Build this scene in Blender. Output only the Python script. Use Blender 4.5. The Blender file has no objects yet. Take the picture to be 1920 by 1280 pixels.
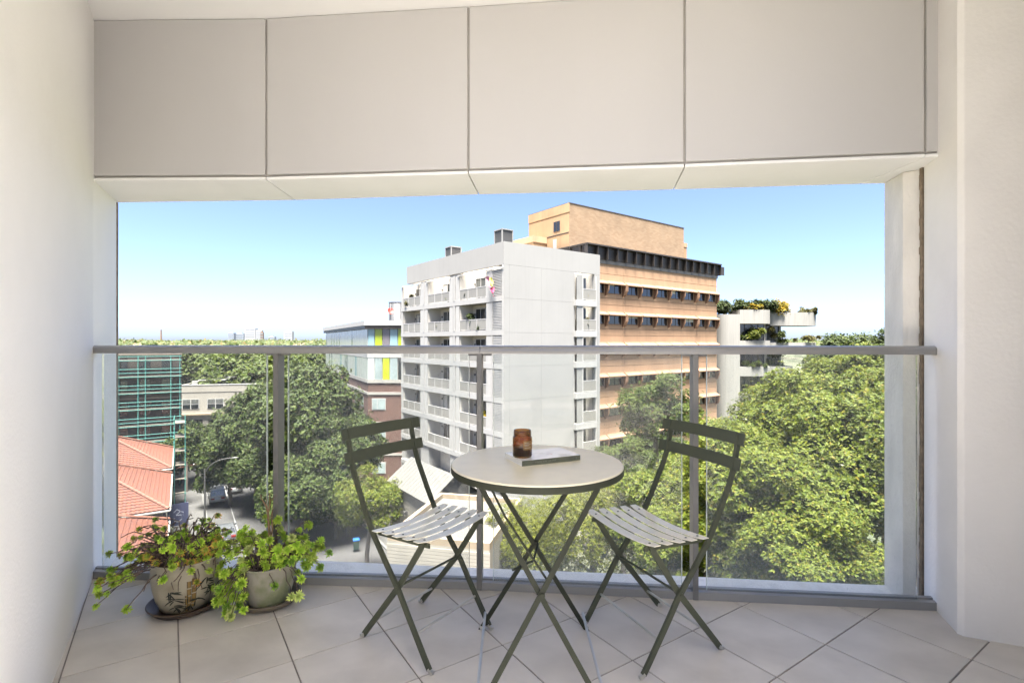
import bpy, bmesh, math, random
import numpy as np
from mathutils import Vector, Matrix
C = bpy.context.scene.collection
R = math.radians
EYE = 1.165          # camera height above the balcony floor (z = 0)
G = -19.0            # street level

# ------------------------------------------------------------------ camera, world, sun, exposure
sc = bpy.context.scene
cam_d = bpy.data.cameras.new("camera"); cam = bpy.data.objects.new("camera", cam_d); C.objects.link(cam)
cam.location = (0, 0, EYE); cam.rotation_euler = (R(90), 0, 0)
cam_d.sensor_width = 36; cam_d.lens = 18.0
cam_d.clip_start = 0.05; cam_d.clip_end = 20000
sc.camera = cam
SUN_EL, SUN_AZ = 76.0, 182.0       # degrees; azimuth clockwise from +Y (high behind the camera)
w = bpy.data.worlds.new("World"); sc.world = w; w.use_nodes = True
nt = w.node_tree; nt.nodes.clear()
sky = nt.nodes.new('ShaderNodeTexSky'); sky.sky_type = 'NISHITA'; sky.sun_disc = False
sky.sun_elevation = R(SUN_EL); sky.sun_rotation = R(SUN_AZ)
sky.air_density = 0.315; sky.dust_density = 1.6; sky.ozone_density = 3.0; sky.altitude = 0
bg = nt.nodes.new('ShaderNodeBackground'); bg.inputs['Strength'].default_value = 0.05
out = nt.nodes.new('ShaderNodeOutputWorld')
nt.links.new(sky.outputs['Color'], bg.inputs['Color']); nt.links.new(bg.outputs[0], out.inputs[0])
sun_d = bpy.data.lights.new("sun", 'SUN'); sun_d.energy = 3.7; sun_d.angle = R(26); sun_d.color = (1.0, 0.965, 0.92)
sun = bpy.data.objects.new("sun", sun_d); C.objects.link(sun)
az = R(SUN_AZ); sdir = Vector((math.sin(az)*math.cos(R(SUN_EL)), math.cos(az)*math.cos(R(SUN_EL)), math.sin(R(SUN_EL))))
sun.rotation_euler = sdir.to_track_quat('Z', 'Y').to_euler(); sun.location = (0, -20, 40)
sc.view_settings.view_transform = 'Standard'; sc.view_settings.look = 'None'
sc.view_settings.gamma = 1.0; sc.view_settings.use_curve_mapping = False
sc.view_settings.exposure = 3.62
sc.cycles.max_bounces = 10; sc.cycles.diffuse_bounces = 5; sc.cycles.transparent_max_bounces = 16
sc.cycles.glossy_bounces = 4; sc.cycles.transmission_bounces = 8
sc.cycles.caustics_reflective = False; sc.cycles.caustics_refractive = False
sc.cycles.use_denoising = True

# ------------------------------------------------------------------ helpers
def srgb(r, g, b):
    f = lambda c: (c/255/12.92) if c/255 <= 0.04045 else ((c/255+0.055)/1.055)**2.4
    return (f(r), f(g), f(b))

class MB:
    """collects shapes and links them as one mesh object"""
    def __init__(s): s.v = []; s.f = []
    def add(s, vs, fs):
        o = len(s.v); s.v += [tuple(p) for p in vs]; s.f += [tuple(i+o for i in f) for f in fs]; return s
    def box(s, x0, y0, z0, x1, y1, z1):
        return s.add([(x0,y0,z0),(x1,y0,z0),(x1,y1,z0),(x0,y1,z0),(x0,y0,z1),(x1,y0,z1),(x1,y1,z1),(x0,y1,z1)],
                     [(0,3,2,1),(4,5,6,7),(0,1,5,4),(1,2,6,5),(2,3,7,6),(3,0,4,7)])
    def prism(s, poly, z0, z1):
        a = sum(poly[i][0]*poly[(i+1)%len(poly)][1]-poly[(i+1)%len(poly)][0]*poly[i][1] for i in range(len(poly)))
        if a < 0: poly = poly[::-1]
        n = len(poly)
        return s.add([(p[0],p[1],z0) for p in poly]+[(p[0],p[1],z1) for p in poly],
                     [tuple(range(n-1,-1,-1)), tuple(range(n,2*n))]+[(i,(i+1)%n,n+(i+1)%n,n+i) for i in range(n)])
    def bar(s, p0, p1, wid, thick, side=None):
        """flat bar from p0 to p1: wid across `side`, thick across the other axis"""
        p0 = Vector(p0); p1 = Vector(p1); d = (p1-p0).normalized()
        sd = Vector(side) if side is not None else (Vector((0,0,1)) if abs(d.z) < .9 else Vector((1,0,0)))
        sd = (sd - d*sd.dot(d)).normalized(); t = d.cross(sd)
        a = sd*wid/2; b = t*thick/2
        vs = [p0-a-b,p0+a-b,p0+a+b,p0-a+b,p1-a-b,p1+a-b,p1+a+b,p1-a+b]
        return s.add(vs, [(0,3,2,1),(4,5,6,7),(0,1,5,4),(1,2,6,5),(2,3,7,6),(3,0,4,7)])
    def ribbon(s, pts, wid, thick, side):
        """flat bar swept along pts with a fixed side direction"""
        pts = [Vector(p) for p in pts]; sd = Vector(side).normalized(); n = len(pts); vs = []
        for i, p in enumerate(pts):
            d = (pts[min(i+1,n-1)]-pts[max(i-1,0)]).normalized(); t = d.cross(sd).normalized()
            a = sd*wid/2; b = t*thick/2
            vs += [p-a-b, p+a-b, p+a+b, p-a+b]
        fs = [(0,3,2,1)]
        for i in range(n-1):
            o = i*4
            fs += [(o+k, o+(k+1)%4, o+4+(k+1)%4, o+4+k) for k in range(4)]
        o = (n-1)*4; fs.append((o,o+1,o+2,o+3))
        return s.add(vs, fs)
    def tube(s, pts, rad, n=8, cap=True):
        pts = [Vector(p) for p in pts]; m = len(pts); vs = []
        rad = rad if isinstance(rad, (list, tuple)) else [rad]*m
        up = None
        for i, p in enumerate(pts):
            d = (pts[min(i+1,m-1)]-pts[max(i-1,0)])
            d = d.normalized() if d.length > 1e-9 else Vector((0,0,1))
            if up is None: up = Vector((0,0,1)) if abs(d.z) < .9 else Vector((1,0,0))
            x = (up - d*up.dot(d)); x = x.normalized() if x.length > 1e-6 else d.orthogonal().normalized()
            y = d.cross(x); up = x
            for k in range(n):
                a = 2*math.pi*k/n; vs.append(p + (x*math.cos(a)+y*math.sin(a))*rad[i])
        fs = []
        for i in range(m-1):
            for k in range(n):
                fs.append((i*n+k, i*n+(k+1)%n, (i+1)*n+(k+1)%n, (i+1)*n+k))
        if cap: fs += [tuple(range(n-1,-1,-1)), tuple(range((m-1)*n, m*n))]
        return s.add(vs, fs)
    def lathe(s, prof, n=32, c=(0,0,0)):
        vs = []; m = len(prof); fs = []
        for (r, z) in prof:
            for k in range(n):
                a = 2*math.pi*k/n; vs.append((c[0]+r*math.cos(a), c[1]+r*math.sin(a), c[2]+z))
        for i in range(m-1):
            for k in range(n):
                fs.append((i*n+k, i*n+(k+1)%n, (i+1)*n+(k+1)%n, (i+1)*n+k))
        if prof[0][0] > 1e-4: fs.append(tuple(range(n-1,-1,-1)))
        if prof[-1][0] > 1e-4: fs.append(tuple(range((m-1)*n, m*n)))
        return s.add(vs, fs)
    def quad(s, a, b, c, d): return s.add([a,b,c,d], [(0,1,2,3)])
    def mesh(s, name, m, smooth=None, bevel=0, seg=2):
        me = bpy.data.meshes.new(name); me.from_pydata(s.v, [], s.f)
        if bevel:
            bm = bmesh.new(); bm.from_mesh(me)
            bmesh.ops.remove_doubles(bm, verts=bm.verts, dist=1e-5)
            es = [e for e in bm.edges if len(e.link_faces) == 2 and e.calc_face_angle(0) > .5]
            bmesh.ops.bevel(bm, geom=es, offset=bevel, segments=seg, profile=.6, affect='EDGES', clamp_overlap=True)
            bm.to_mesh(me); bm.free()
        if m is not None: me.materials.append(m)
        if smooth is not None:
            me.polygons.foreach_set('use_smooth', [True]*len(me.polygons)); me.set_sharp_from_angle(angle=R(smooth))
        me.update(); return me
    def build(s, name, m, parent=None, smooth=None, bevel=0, seg=2, loc=None, rotz=0):
        return link(name, s.mesh(name, m, smooth, bevel, seg), parent, loc, rotz)

def link(name, me, parent=None, loc=None, rotz=0):
    o = bpy.data.objects.new(name, me); C.objects.link(o)
    if parent is not None: o.parent = parent
    if loc is not None: o.location = loc
    if rotz: o.rotation_euler.z = rotz
    return o
def tag(o, label=None, cat=None, group=None, kind=None):
    if label: o['label'] = label
    if cat: o['category'] = cat
    if group: o['group'] = group
    if kind: o['kind'] = kind
    return o
def thing(name, label, cat, loc=(0,0,0), rotz=0, group=None):
    o = bpy.data.objects.new(name, None); C.objects.link(o); o.location = loc; o.rotation_euler = (0,0,rotz)
    o.empty_display_size = .2
    return tag(o, label, cat, group)
def children(o): return [c for c in bpy.data.objects if c.parent == o]
def dup(o, loc=None, rotz=None, label=None, parent=None):
    c = o.copy(); C.objects.link(c)
    if parent is not None: c.parent = parent
    for ch in children(o): dup(ch, parent=c)
    if loc is not None: c.location = loc
    if rotz is not None: c.rotation_euler.z = rotz
    if label: c['label'] = label
    return c
def bez(p0, p1, p2, p3, n):
    out = []
    for i in range(n+1):
        t = i/n; u = 1-t
        out.append(tuple(u**3*p0[k]+3*u*u*t*p1[k]+3*u*t*t*p2[k]+t**3*p3[k] for k in range(len(p0))))
    return out

# ------------------------------------------------------------------ materials
def mat(name, col, rough=.6, var=.12, scale=6.0, bump=0, bscale=60, metal=0, spec=.5, coat=0, streak=0, stretch=(1,1,1), col2=None, mixlo=.35, mixhi=.7, rvar=0, tex='Object', detail=4, island=0, objvar=0, stain=None):
    m = bpy.data.materials.new(name); m.use_nodes = True; n = m.node_tree; L = n.links
    b = n.nodes['Principled BSDF']
    b.inputs['Roughness'].default_value = rough; b.inputs['Metallic'].default_value = metal
    b.inputs['Specular IOR Level'].default_value = spec; b.inputs['Coat Weight'].default_value = coat; b.inputs['Coat Roughness'].default_value = rough*.8
    t = n.nodes.new('ShaderNodeTexCoord'); mp = n.nodes.new('ShaderNodeMapping'); mp.inputs['Scale'].default_value = stretch
    L.new(t.outputs[tex], mp.inputs[0])
    c1 = tuple(col)+(1,)
    c2 = (tuple(col2) if col2 else tuple(c*(1-var) for c in col))+(1,)
    no = n.nodes.new('ShaderNodeTexNoise'); no.inputs['Scale'].default_value = scale; no.inputs['Detail'].default_value = detail
    L.new(mp.outputs[0], no.inputs['Vector'])
    mr = n.nodes.new('ShaderNodeMapRange'); mr.inputs['From Min'].default_value = mixlo; mr.inputs['From Max'].default_value = mixhi
    L.new(no.outputs['Fac'], mr.inputs['Value'])
    mx = n.nodes.new('ShaderNodeMix'); mx.data_type = 'RGBA'; mx.inputs['A'].default_value = c1; mx.inputs['B'].default_value = c2
    L.new(mr.outputs['Result'], mx.inputs['Factor']); cur = mx.outputs['Result']
    if streak:
        mp2 = n.nodes.new('ShaderNodeMapping'); mp2.inputs['Scale'].default_value = (1.6, 1.6, .09)
        L.new(t.outputs[tex], mp2.inputs[0])
        n2 = n.nodes.new('ShaderNodeTexNoise'); n2.inputs['Scale'].default_value = 1.5; n2.inputs['Detail'].default_value = 8; n2.inputs['Roughness'].default_value = .7
        L.new(mp2.outputs[0], n2.inputs['Vector'])
        r2 = n.nodes.new('ShaderNodeMapRange'); r2.inputs['From Min'].default_value = .5; r2.inputs['From Max'].default_value = .78
        r2.inputs['To Max'].default_value = streak
        L.new(n2.outputs['Fac'], r2.inputs['Value'])
        m2 = n.nodes.new('ShaderNodeMix'); m2.data_type = 'RGBA'; m2.inputs['B'].default_value = tuple(c*.42 for c in col)+(1,)
        L.new(r2.outputs['Result'], m2.inputs['Factor']); L.new(cur, m2.inputs['A']); cur = m2.outputs['Result']
    if island:
        oi = n.nodes.new('ShaderNodeNewGeometry'); hs = n.nodes.new('ShaderNodeHueSaturation')
        r3 = n.nodes.new('ShaderNodeMapRange'); r3.inputs['To Min'].default_value = 1-island; r3.inputs['To Max'].default_value = 1+island
        L.new(oi.outputs['Random Per Island'], r3.inputs['Value']); L.new(r3.outputs['Result'], hs.inputs['Value']); L.new(cur, hs.inputs['Color']); cur = hs.outputs['Color']
    if objvar:
        ob = n.nodes.new('ShaderNodeObjectInfo'); h2 = n.nodes.new('ShaderNodeHueSaturation')
        r5 = n.nodes.new('ShaderNodeMapRange'); r5.inputs['To Min'].default_value = 1-objvar; r5.inputs['To Max'].default_value = 1+objvar
        L.new(ob.outputs['Random'], r5.inputs['Value']); L.new(r5.outputs['Result'], h2.inputs['Value']); L.new(cur, h2.inputs['Color']); cur = h2.outputs['Color']
    if stain:
        ns = n.nodes.new('ShaderNodeTexNoise'); ns.inputs['Scale'].default_value = stain[1]; ns.inputs['Detail'].default_value = 9; ns.inputs['Roughness'].default_value = .65; ns.inputs['Distortion'].default_value = .6
        gx = n.nodes.new('ShaderNodeNewGeometry'); L.new(gx.outputs['Position'], ns.inputs['Vector'])
        r6 = n.nodes.new('ShaderNodeMapRange'); r6.inputs['From Min'].default_value = .52; r6.inputs['From Max'].default_value = .75; r6.inputs['To Max'].default_value = stain[0]
        L.new(ns.outputs['Fac'], r6.inputs['Value']); m6 = n.nodes.new('ShaderNodeMix'); m6.data_type = 'RGBA'; m6.inputs['B'].default_value = tuple(c*q for c, q in zip(col, (.5,.48,.44)))+(1,)
        L.new(r6.outputs['Result'], m6.inputs['Factor']); L.new(cur, m6.inputs['A']); cur = m6.outputs['Result']
    L.new(cur, b.inputs['Base Color'])
    if rvar:
        r4 = n.nodes.new('ShaderNodeMapRange'); r4.inputs['To Min'].default_value = max(0, rough-rvar); r4.inputs['To Max'].default_value = rough+rvar
        L.new(no.outputs['Fac'], r4.inputs['Value']); L.new(r4.outputs['Result'], b.inputs['Roughness'])
    if bump:
        nb = n.nodes.new('ShaderNodeTexNoise'); nb.inputs['Scale'].default_value = bscale; nb.inputs['Detail'].default_value = 5
        L.new(mp.outputs[0], nb.inputs['Vector'])
        bp = n.nodes.new('ShaderNodeBump'); bp.inputs['Strength'].default_value = bump; bp.inputs['Distance'].default_value = .01
        L.new(nb.outputs['Fac'], bp.inputs['Height']); L.new(bp.outputs[0], b.inputs['Normal'])
    return m

def leafmat(name, cols, trans=.35, rough=.55, gloss=.25):
    m = bpy.data.materials.new(name); m.use_nodes = True; n = m.node_tree; L = n.links; n.nodes.clear()
    g = n.nodes.new('ShaderNodeNewGeometry'); r = n.nodes.new('ShaderNodeValToRGB')
    r.color_ramp.elements.remove(r.color_ramp.elements[1])
    for i, (p, c) in enumerate(cols):
        e = r.color_ramp.elements[0] if i == 0 else r.color_ramp.elements.new(p)
        e.position = p; e.color = tuple(c)+(1,)
    L.new(g.outputs['Random Per Island'], r.inputs[0])
    d = n.nodes.new('ShaderNodeBsdfDiffuse'); t = n.nodes.new('ShaderNodeBsdfTranslucent'); gl = n.nodes.new('ShaderNodeBsdfGlossy')
    gl.inputs['Roughness'].default_value = rough; gl.inputs['Color'].default_value = (1,1,1,1)
    hs = n.nodes.new('ShaderNodeHueSaturation'); hs.inputs['Value'].default_value = 1.25; hs.inputs['Hue'].default_value = .49
    L.new(r.outputs[0], d.inputs[0]); L.new(r.outputs[0], hs.inputs['Color']); L.new(hs.outputs[0], t.inputs[0])
    m1 = n.nodes.new('ShaderNodeMixShader'); m1.inputs[0].default_value = trans; L.new(d.outputs[0], m1.inputs[1]); L.new(t.outputs[0], m1.inputs[2])
    f = n.nodes.new('ShaderNodeFresnel'); f.inputs[0].default_value = 1.4
    mu = n.nodes.new('ShaderNodeMath'); mu.operation = 'MULTIPLY'; mu.inputs[1].default_value = gloss; L.new(f.outputs[0], mu.inputs[0])
    m2 = n.nodes.new('ShaderNodeMixShader'); L.new(mu.outputs[0], m2.inputs[0]); L.new(m1.outputs[0], m2.inputs[1]); L.new(gl.outputs[0], m2.inputs[2])
    o = n.nodes.new('ShaderNodeOutputMaterial'); L.new(m2.outputs[0], o.inputs[0]); return m

def dusty_glass(name, tint=(.97,.985,.975), dust=.05, dustcol=(.75,.74,.70)):
    """thin clear pane with weather film: transparent + fresnel reflection + a little scattering dust"""
    m = bpy.data.materials.new(name); m.use_nodes = True; n = m.node_tree; L = n.links; n.nodes.clear()
    tr = n.nodes.new('ShaderNodeBsdfTransparent'); tr.inputs[0].default_value = tuple(tint)+(1,)
    gl = n.nodes.new('ShaderNodeBsdfGlossy'); gl.inputs['Roughness'].default_value = .02
    fr = n.nodes.new('ShaderNodeFresnel'); fr.inputs[0].default_value = 1.35
    mu = n.nodes.new('ShaderNodeMath'); mu.operation = 'MULTIPLY'; mu.inputs[1].default_value = .7; L.new(fr.outputs[0], mu.inputs[0])
    m1 = n.nodes.new('ShaderNodeMixShader'); L.new(mu.outputs[0], m1.inputs[0]); L.new(tr.outputs[0], m1.inputs[1]); L.new(gl.outputs[0], m1.inputs[2])
    di = n.nodes.new('ShaderNodeBsdfDiffuse'); di.inputs[0].default_value = tuple(dustcol)+(1,)
    tl = n.nodes.new('ShaderNodeBsdfTranslucent'); tl.inputs[0].default_value = tuple(dustcol)+(1,)
    md = n.nodes.new('ShaderNodeMixShader'); md.inputs[0].default_value = .55; L.new(di.outputs[0], md.inputs[1]); L.new(tl.outputs[0], md.inputs[2])
    t = n.nodes.new('ShaderNodeTexCoord'); no = n.nodes.new('ShaderNodeTexNoise'); no.inputs['Scale'].default_value = 2.2; no.inputs['Detail'].default_value = 10; no.inputs['Roughness'].default_value = .7
    L.new(t.outputs['Object'], no.inputs['Vector'])
    no2 = n.nodes.new('ShaderNodeTexNoise'); no2.inputs['Scale'].default_value = 90; no2.inputs['Detail'].default_value = 3
    L.new(t.outputs['Object'], no2.inputs['Vector'])
    r = n.nodes.new('ShaderNodeMapRange'); r.inputs['From Min'].default_value = .35; r.inputs['From Max'].default_value = .75
    r.inputs['To Min'].default_value = dust*.55; r.inputs['To Max'].default_value = dust*2.0; L.new(no.outputs['Fac'], r.inputs['Value'])
    r2 = n.nodes.new('ShaderNodeMapRange'); r2.inputs['From Min'].default_value = .66; r2.inputs['From Max'].default_value = .8
    r2.inputs['To Max'].default_value = .18; L.new(no2.outputs['Fac'], r2.inputs['Value'])
    # splash dirt sits near the foot of the pane
    sx = n.nodes.new('ShaderNodeSeparateXYZ'); L.new(t.outputs['Object'], sx.inputs[0])
    r3 = n.nodes.new('ShaderNodeMapRange'); r3.inputs['From Min'].default_value = .05; r3.inputs['From Max'].default_value = .3
    r3.inputs['To Min'].default_value = .16; r3.inputs['To Max'].default_value = 0.0; L.new(sx.outputs['Z'], r3.inputs['Value'])
    mm = n.nodes.new('ShaderNodeMath'); mm.operation = 'MULTIPLY'; L.new(r3.outputs[0], mm.inputs[0]); L.new(no.outputs['Fac'], mm.inputs[1])
    a = n.nodes.new('ShaderNodeMath'); a.operation = 'ADD'; L.new(r.outputs[0], a.inputs[0]); L.new(r2.outputs[0], a.inputs[1])
    a2 = n.nodes.new('ShaderNodeMath'); a2.operation = 'ADD'; L.new(a.outputs[0], a2.inputs[0]); L.new(mm.outputs[0], a2.inputs[1])
    m2 = n.nodes.new('ShaderNodeMixShader'); L.new(a2.outputs[0], m2.inputs[0]); L.new(m1.outputs[0], m2.inputs[1]); L.new(md.outputs[0], m2.inputs[2])
    o = n.nodes.new('ShaderNodeOutputMaterial'); L.new(m2.outputs[0], o.inputs[0]); return m

def brickmat(name, c1, c2, mortar, sx=.24, sz=.086, rough=.85):
    m = bpy.data.materials.new(name); m.use_nodes = True; n = m.node_tree; L = n.links; b = n.nodes['Principled BSDF']; b.inputs['Roughness'].default_value = rough
    t = n.nodes.new('ShaderNodeTexCoord'); s = n.nodes.new('ShaderNodeSeparateXYZ'); L.new(t.outputs['Object'], s.inputs[0])
    ad = n.nodes.new('ShaderNodeMath'); ad.operation = 'ADD'; L.new(s.outputs['X'], ad.inputs[0]); L.new(s.outputs['Y'], ad.inputs[1])
    cb = n.nodes.new('ShaderNodeCombineXYZ'); L.new(ad.outputs[0], cb.inputs['X']); L.new(s.outputs['Z'], cb.inputs['Y'])
    br = n.nodes.new('ShaderNodeTexBrick'); br.inputs['Color1'].default_value = tuple(c1)+(1,); br.inputs['Color2'].default_value = tuple(c2)+(1,); br.inputs['Mortar'].default_value = tuple(mortar)+(1,)
    br.inputs['Scale'].default_value = 1; br.inputs['Brick Width'].default_value = sx; br.inputs['Row Height'].default_value = sz; br.inputs['Mortar Size'].default_value = .008; br.inputs['Bias'].default_value = 0
    L.new(cb.outputs[0], br.inputs['Vector'])
    no = n.nodes.new('ShaderNodeTexNoise'); no.inputs['Scale'].default_value = .5; no.inputs['Detail'].default_value = 6; L.new(t.outputs['Object'], no.inputs['Vector'])
    r = n.nodes.new('ShaderNodeMapRange'); r.inputs['To Min'].default_value = .7; r.inputs['To Max'].default_value = 1.25; L.new(no.outputs['Fac'], r.inputs['Value'])
    hs = n.nodes.new('ShaderNodeHueSaturation'); L.new(br.outputs['Color'], hs.inputs['Color']); L.new(r.outputs[0], hs.inputs['Value'])
    L.new(hs.outputs[0], b.inputs['Base Color']); return m

M = {}
M['wall'] = mat('white_wall_paint', (.87,.855,.83), .75, .03, 3, bump=.16, bscale=90, stain=(.07,1.3))
M['pier'] = mat('white_render', (.82,.795,.755), .8, .05, 4, bump=.14, bscale=60, stain=(.10,1.9))
M['stub'] = mat('weathered_white_concrete', (.80,.765,.70), .85, .18, 9, bump=.4, bscale=90, stretch=(1,1,.4))
M['panel'] = mat('warm_grey_panel', (.53,.52,.51), .6, .05, 1.2, bump=.03, bscale=200, stretch=(1,1,.35), objvar=.02, stain=(.05,1.1))
M['soffit'] = mat('white_soffit', (.86,.855,.84), .6, .03, 3, stain=(.08,2.5))
M['ceil'] = mat('white_ceiling', (.87,.865,.85), .8, .03, 2)
M['dark_gap'] = mat('grey_gap', (.44,.42,.385), .9, .2, 8)
M['tile'] = mat('grey_floor_tile', (.645,.60,.54), .42, .2, 3.2, bump=.03, bscale=160, rvar=.12, detail=8, stretch=(1,1.6,1), objvar=.045, stain=(.30,1.7))
M['grout'] = mat('grey_brown_grout', (.27,.245,.22), .9, .3, 14)
M['alu'] = mat('satin_aluminium', (.22,.215,.205), .30, .08, 5, coat=.7, spec=.8)
M['alu_dark'] = mat('grey_post_paint', (.15,.146,.137), .38, .08, 5)
M['ledge'] = mat('white_ledge_paint', (.90,.86,.78), .55, .05, 14, col2=(.80,.76,.68), mixlo=.5, mixhi=.62, detail=6)  # mottling painted in after a reflected light speckle
M['glass'] = dusty_glass('dusty_balustrade_glass')
M['olive'] = mat('olive_green_paint', (.054,.060,.040), .55, .1, 20, bump=.04, bscale=400, spec=.3)
M['olive_shade'] = mat('shaded_olive_paint', (.027,.030,.020), .65, .1, 20, spec=.2)  # same olive paint, its shade put in as a darker base
M['olive_top_sheen'] = mat('olive_table_sky_sheen', (.72,.655,.48), .4, .06, 20, bump=.02, bscale=500, spec=.7, coat=.35)  # sky reflection painted in as a cream base; the paint itself is olive
M['olive_seat_sheen'] = mat('olive_seat_sky_sheen', (.86,.81,.66), .32, .08, 20, bump=.02, bscale=400, spec=.8, coat=.4)  # sky glare on the olive slats put into a near-white base
M['steel'] = mat('bare_steel_rod', (.55,.54,.50), .3, .1, 20, metal=.7)
M['sealant'] = mat('brown_cracked_sealant', (.25,.19,.13), .9, .4, 40)
def fitem():
    pass
# ------------------------------------------------------------------ balcony: floor, ceiling, walls
RL, RM, RR = Vector((-2.085,2.545)), Vector((-.15,2.43)), Vector((1.865,2.24))     # the balustrade's plan line (it kinks at the middle post)
SP = [(-2.09,2.535),(-1.21,2.52),(-.207,2.43),(.787,2.335),(1.785,2.21),(1.90,2.195)]   # spandrel face
OP = [(-2.262,2.93),(-1.22,2.88),(-.18,2.77),(.846,2.68),(1.76,2.585),(1.90,2.575)]     # outer edge of soffit and ledge
ZC, ZS = 2.755, 1.965

def clip(poly, region):
    """convex clip of poly by a convex counter-clockwise region"""
    outp = poly
    for i in range(len(region)):
        a = region[i]; b = region[(i+1)%len(region)]; inp = outp; outp = []
        side = lambda p: (b[0]-a[0])*(p[1]-a[1])-(b[1]-a[1])*(p[0]-a[0])
        for k in range(len(inp)):
            p = inp[k]; q = inp[(k+1)%len(inp)]; sp_, sq = side(p), side(q)
            if sp_ >= 0: outp.append(p)
            if (sp_ >= 0) != (sq >= 0):
                t = sp_/(sp_-sq); outp.append((p[0]+(q[0]-p[0])*t, p[1]+(q[1]-p[1])*t))
        if not outp: return []
    return outp

floor = MB().prism([(-2.10,2.56),(-.15,2.45),(1.93,2.255),(4.0,2.0),(4.0,-5),(-3,-5),(-3,2.5)], -.25, -.0035).build('floor', M['grout'])
tag(floor, kind='structure')
reg = [(-.62,-.6),(3.2,-.6),(3.2,2.11),(1.90,2.235),(-.15,2.43),(-2.09,2.545)]
TS = .345; th = R(33.8); ta = (TS*math.cos(th), TS*math.sin(th)); tb = (-TS*math.sin(th), TS*math.cos(th)); gp = .0055/TS/2
for i in range(-12, 13):
    for j in range(-14, 14):
        base = (1.207+i*ta[0]+j*tb[0], 1.972+i*ta[1]+j*tb[1])
        q = [(base[0]+ta[0]*u+tb[0]*v, base[1]+ta[1]*u+tb[1]*v) for u, v in ((gp,gp),(1-gp,gp),(1-gp,1-gp),(gp,1-gp))]
        cp = clip(q, reg)
        if len(cp) < 3: continue
        ar = abs(sum(cp[k][0]*cp[(k+1)%len(cp)][1]-cp[(k+1)%len(cp)][0]*cp[k][1] for k in range(len(cp))))/2
        if ar < .0008: continue
        cx = base[0]+(ta[0]+tb[0])/2; cy = base[1]+(ta[1]+tb[1])/2
        # each tile carries its own origin so that no two show the same clouding
        MB().prism([(p[0]-cx, p[1]-cy) for p in cp], -.012, random.uniform(-.0004,.0004)).build('tile', M['tile'], floor, loc=(cx, cy, 0), bevel=.0012, seg=1)

ceiling = MB().prism([(-3.2,2.3),(-2.3,2.93),(1.9,2.57),(3.6,2.4),(3.6,-3.0),(.85,-3.0),(.80,.36),(-3.2,.36)], ZC, ZC+.25).build('ceiling', M['ceil']); tag(ceiling, kind='structure')  # back edge out of view, cut to admit sun and shade the pier

o = MB().prism([(1.22,1.15),(3.6,1.15),(3.6,-3.0),(1.22,-3.0)], -.2, ZC-.002).build('added_shade_wall', M['pier'], bevel=.006)  # unseen block added to keep sunlit floor bounce off the pier
tag(o, 'unseen white wall added behind the viewpoint to shade the pier', 'wall')
wd = Vector((.537,-.843)).normalized(); W0 = Vector((-2.062,2.52))
wp = [Vector((-2.255,2.925)), W0, W0+wd*2.35, W0+wd*2.35+Vector((-.9,-.5)), Vector((-3.2,1.6)), Vector((-3.2,2.9))]
o = MB().prism([tuple(p) for p in wp], -.2, ZC-.002).build('balcony_wall', M['wall'], bevel=.006)
tag(o, 'smooth white painted balcony wall beside the two succulent pots', 'wall')
jd = (Vector((-2.255,2.925))-W0).normalized(); jn = Vector((jd.y,-jd.x)); ln = Vector((-2.255,2.925))
MB().prism([tuple(ln-jd*.02+jn*.004), tuple(ln+jn*.004+jd*.004), tuple(ln-jn*.01+jd*.004), tuple(ln-jd*.02-jn*.01)], -.1, 1.955).build('edge_strip', M['sealant'], o)
o = MB().prism([(1.878,2.335),(1.79,2.075),(1.778,2.045),(1.788,2.025),(1.805,2.018),(1.955,1.955),(2.6,1.68),(3.4,1.68),(3.4,2.335)], -.2, ZC-.002).build('balcony_pier', M['pier'], bevel=.005)
tag(o, 'broad white rendered pier with a shaded face beside the balustrade end', 'pier')
o = MB().prism([(1.832,2.40),(1.870,2.572),(2.4,2.572),(2.4,2.352),(1.892,2.358)], -.2, 1.957).build('balcony_column', M['stub'], bevel=.004)
tag(o, 'short weathered concrete column outside the balustrade with a brown cracked joint', 'column')
rs = random.Random(5); mb = MB()
for k in range(60):
    z = -.02+k*.033
    wv = .004+rs.random()*.005+(.004 if k < 18 or 30 < k < 36 else 0)
    mb.box(1.874-wv*.2, 2.338, z, 1.886+wv*.4, 2.352+rs.random()*.004, z+.0335)
mb.build('sealant', M['sealant'], o)

# spandrel and soffit in separate panels over a recessed backing
spd = thing('spandrel', 'warm grey panelled spandrel with white soffit panels above the balcony opening', 'spandrel', (0,0,0))
def off(p, q, d):   # point p moved d along the normal that faces the camera
    return None
poly = [(x, y+.012) for x, y in SP] + [(x, y-.012) for x, y in OP][::-1]
MB().prism(poly, ZS+.012, 3.05).build('backing', M['dark_gap'], spd)
for k in range(len(SP)-1):
    a, b = Vector(SP[k]), Vector(SP[k+1]); d = (b-a).normalized(); nrm = Vector((-d.y, d.x)); L_ = (b-a).length; g = .0055
    a2, b2 = a+d*(g if k else 0), b-d*(g if k < len(SP)-2 else 0)
    pl = [a2, b2, b2+nrm*.011, a2+nrm*.011]
    MB().prism([tuple(p) for p in pl], ZS+.020, ZC-.003).build('panel', M['panel'], spd, bevel=.0015, seg=1)
    c, e = Vector(OP[k]), Vector(OP[k+1]); sd = (e-c).normalized(); g2 = .003
    pl = [a+d*g2-nrm*.002, b-d*g2-nrm*.002, e-sd*g2, c+sd*g2]
    MB().prism([tuple(p) for p in pl], ZS-.006, ZS+.008).build('soffit_panel', M['soffit'], spd, bevel=.001, seg=1)

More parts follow.
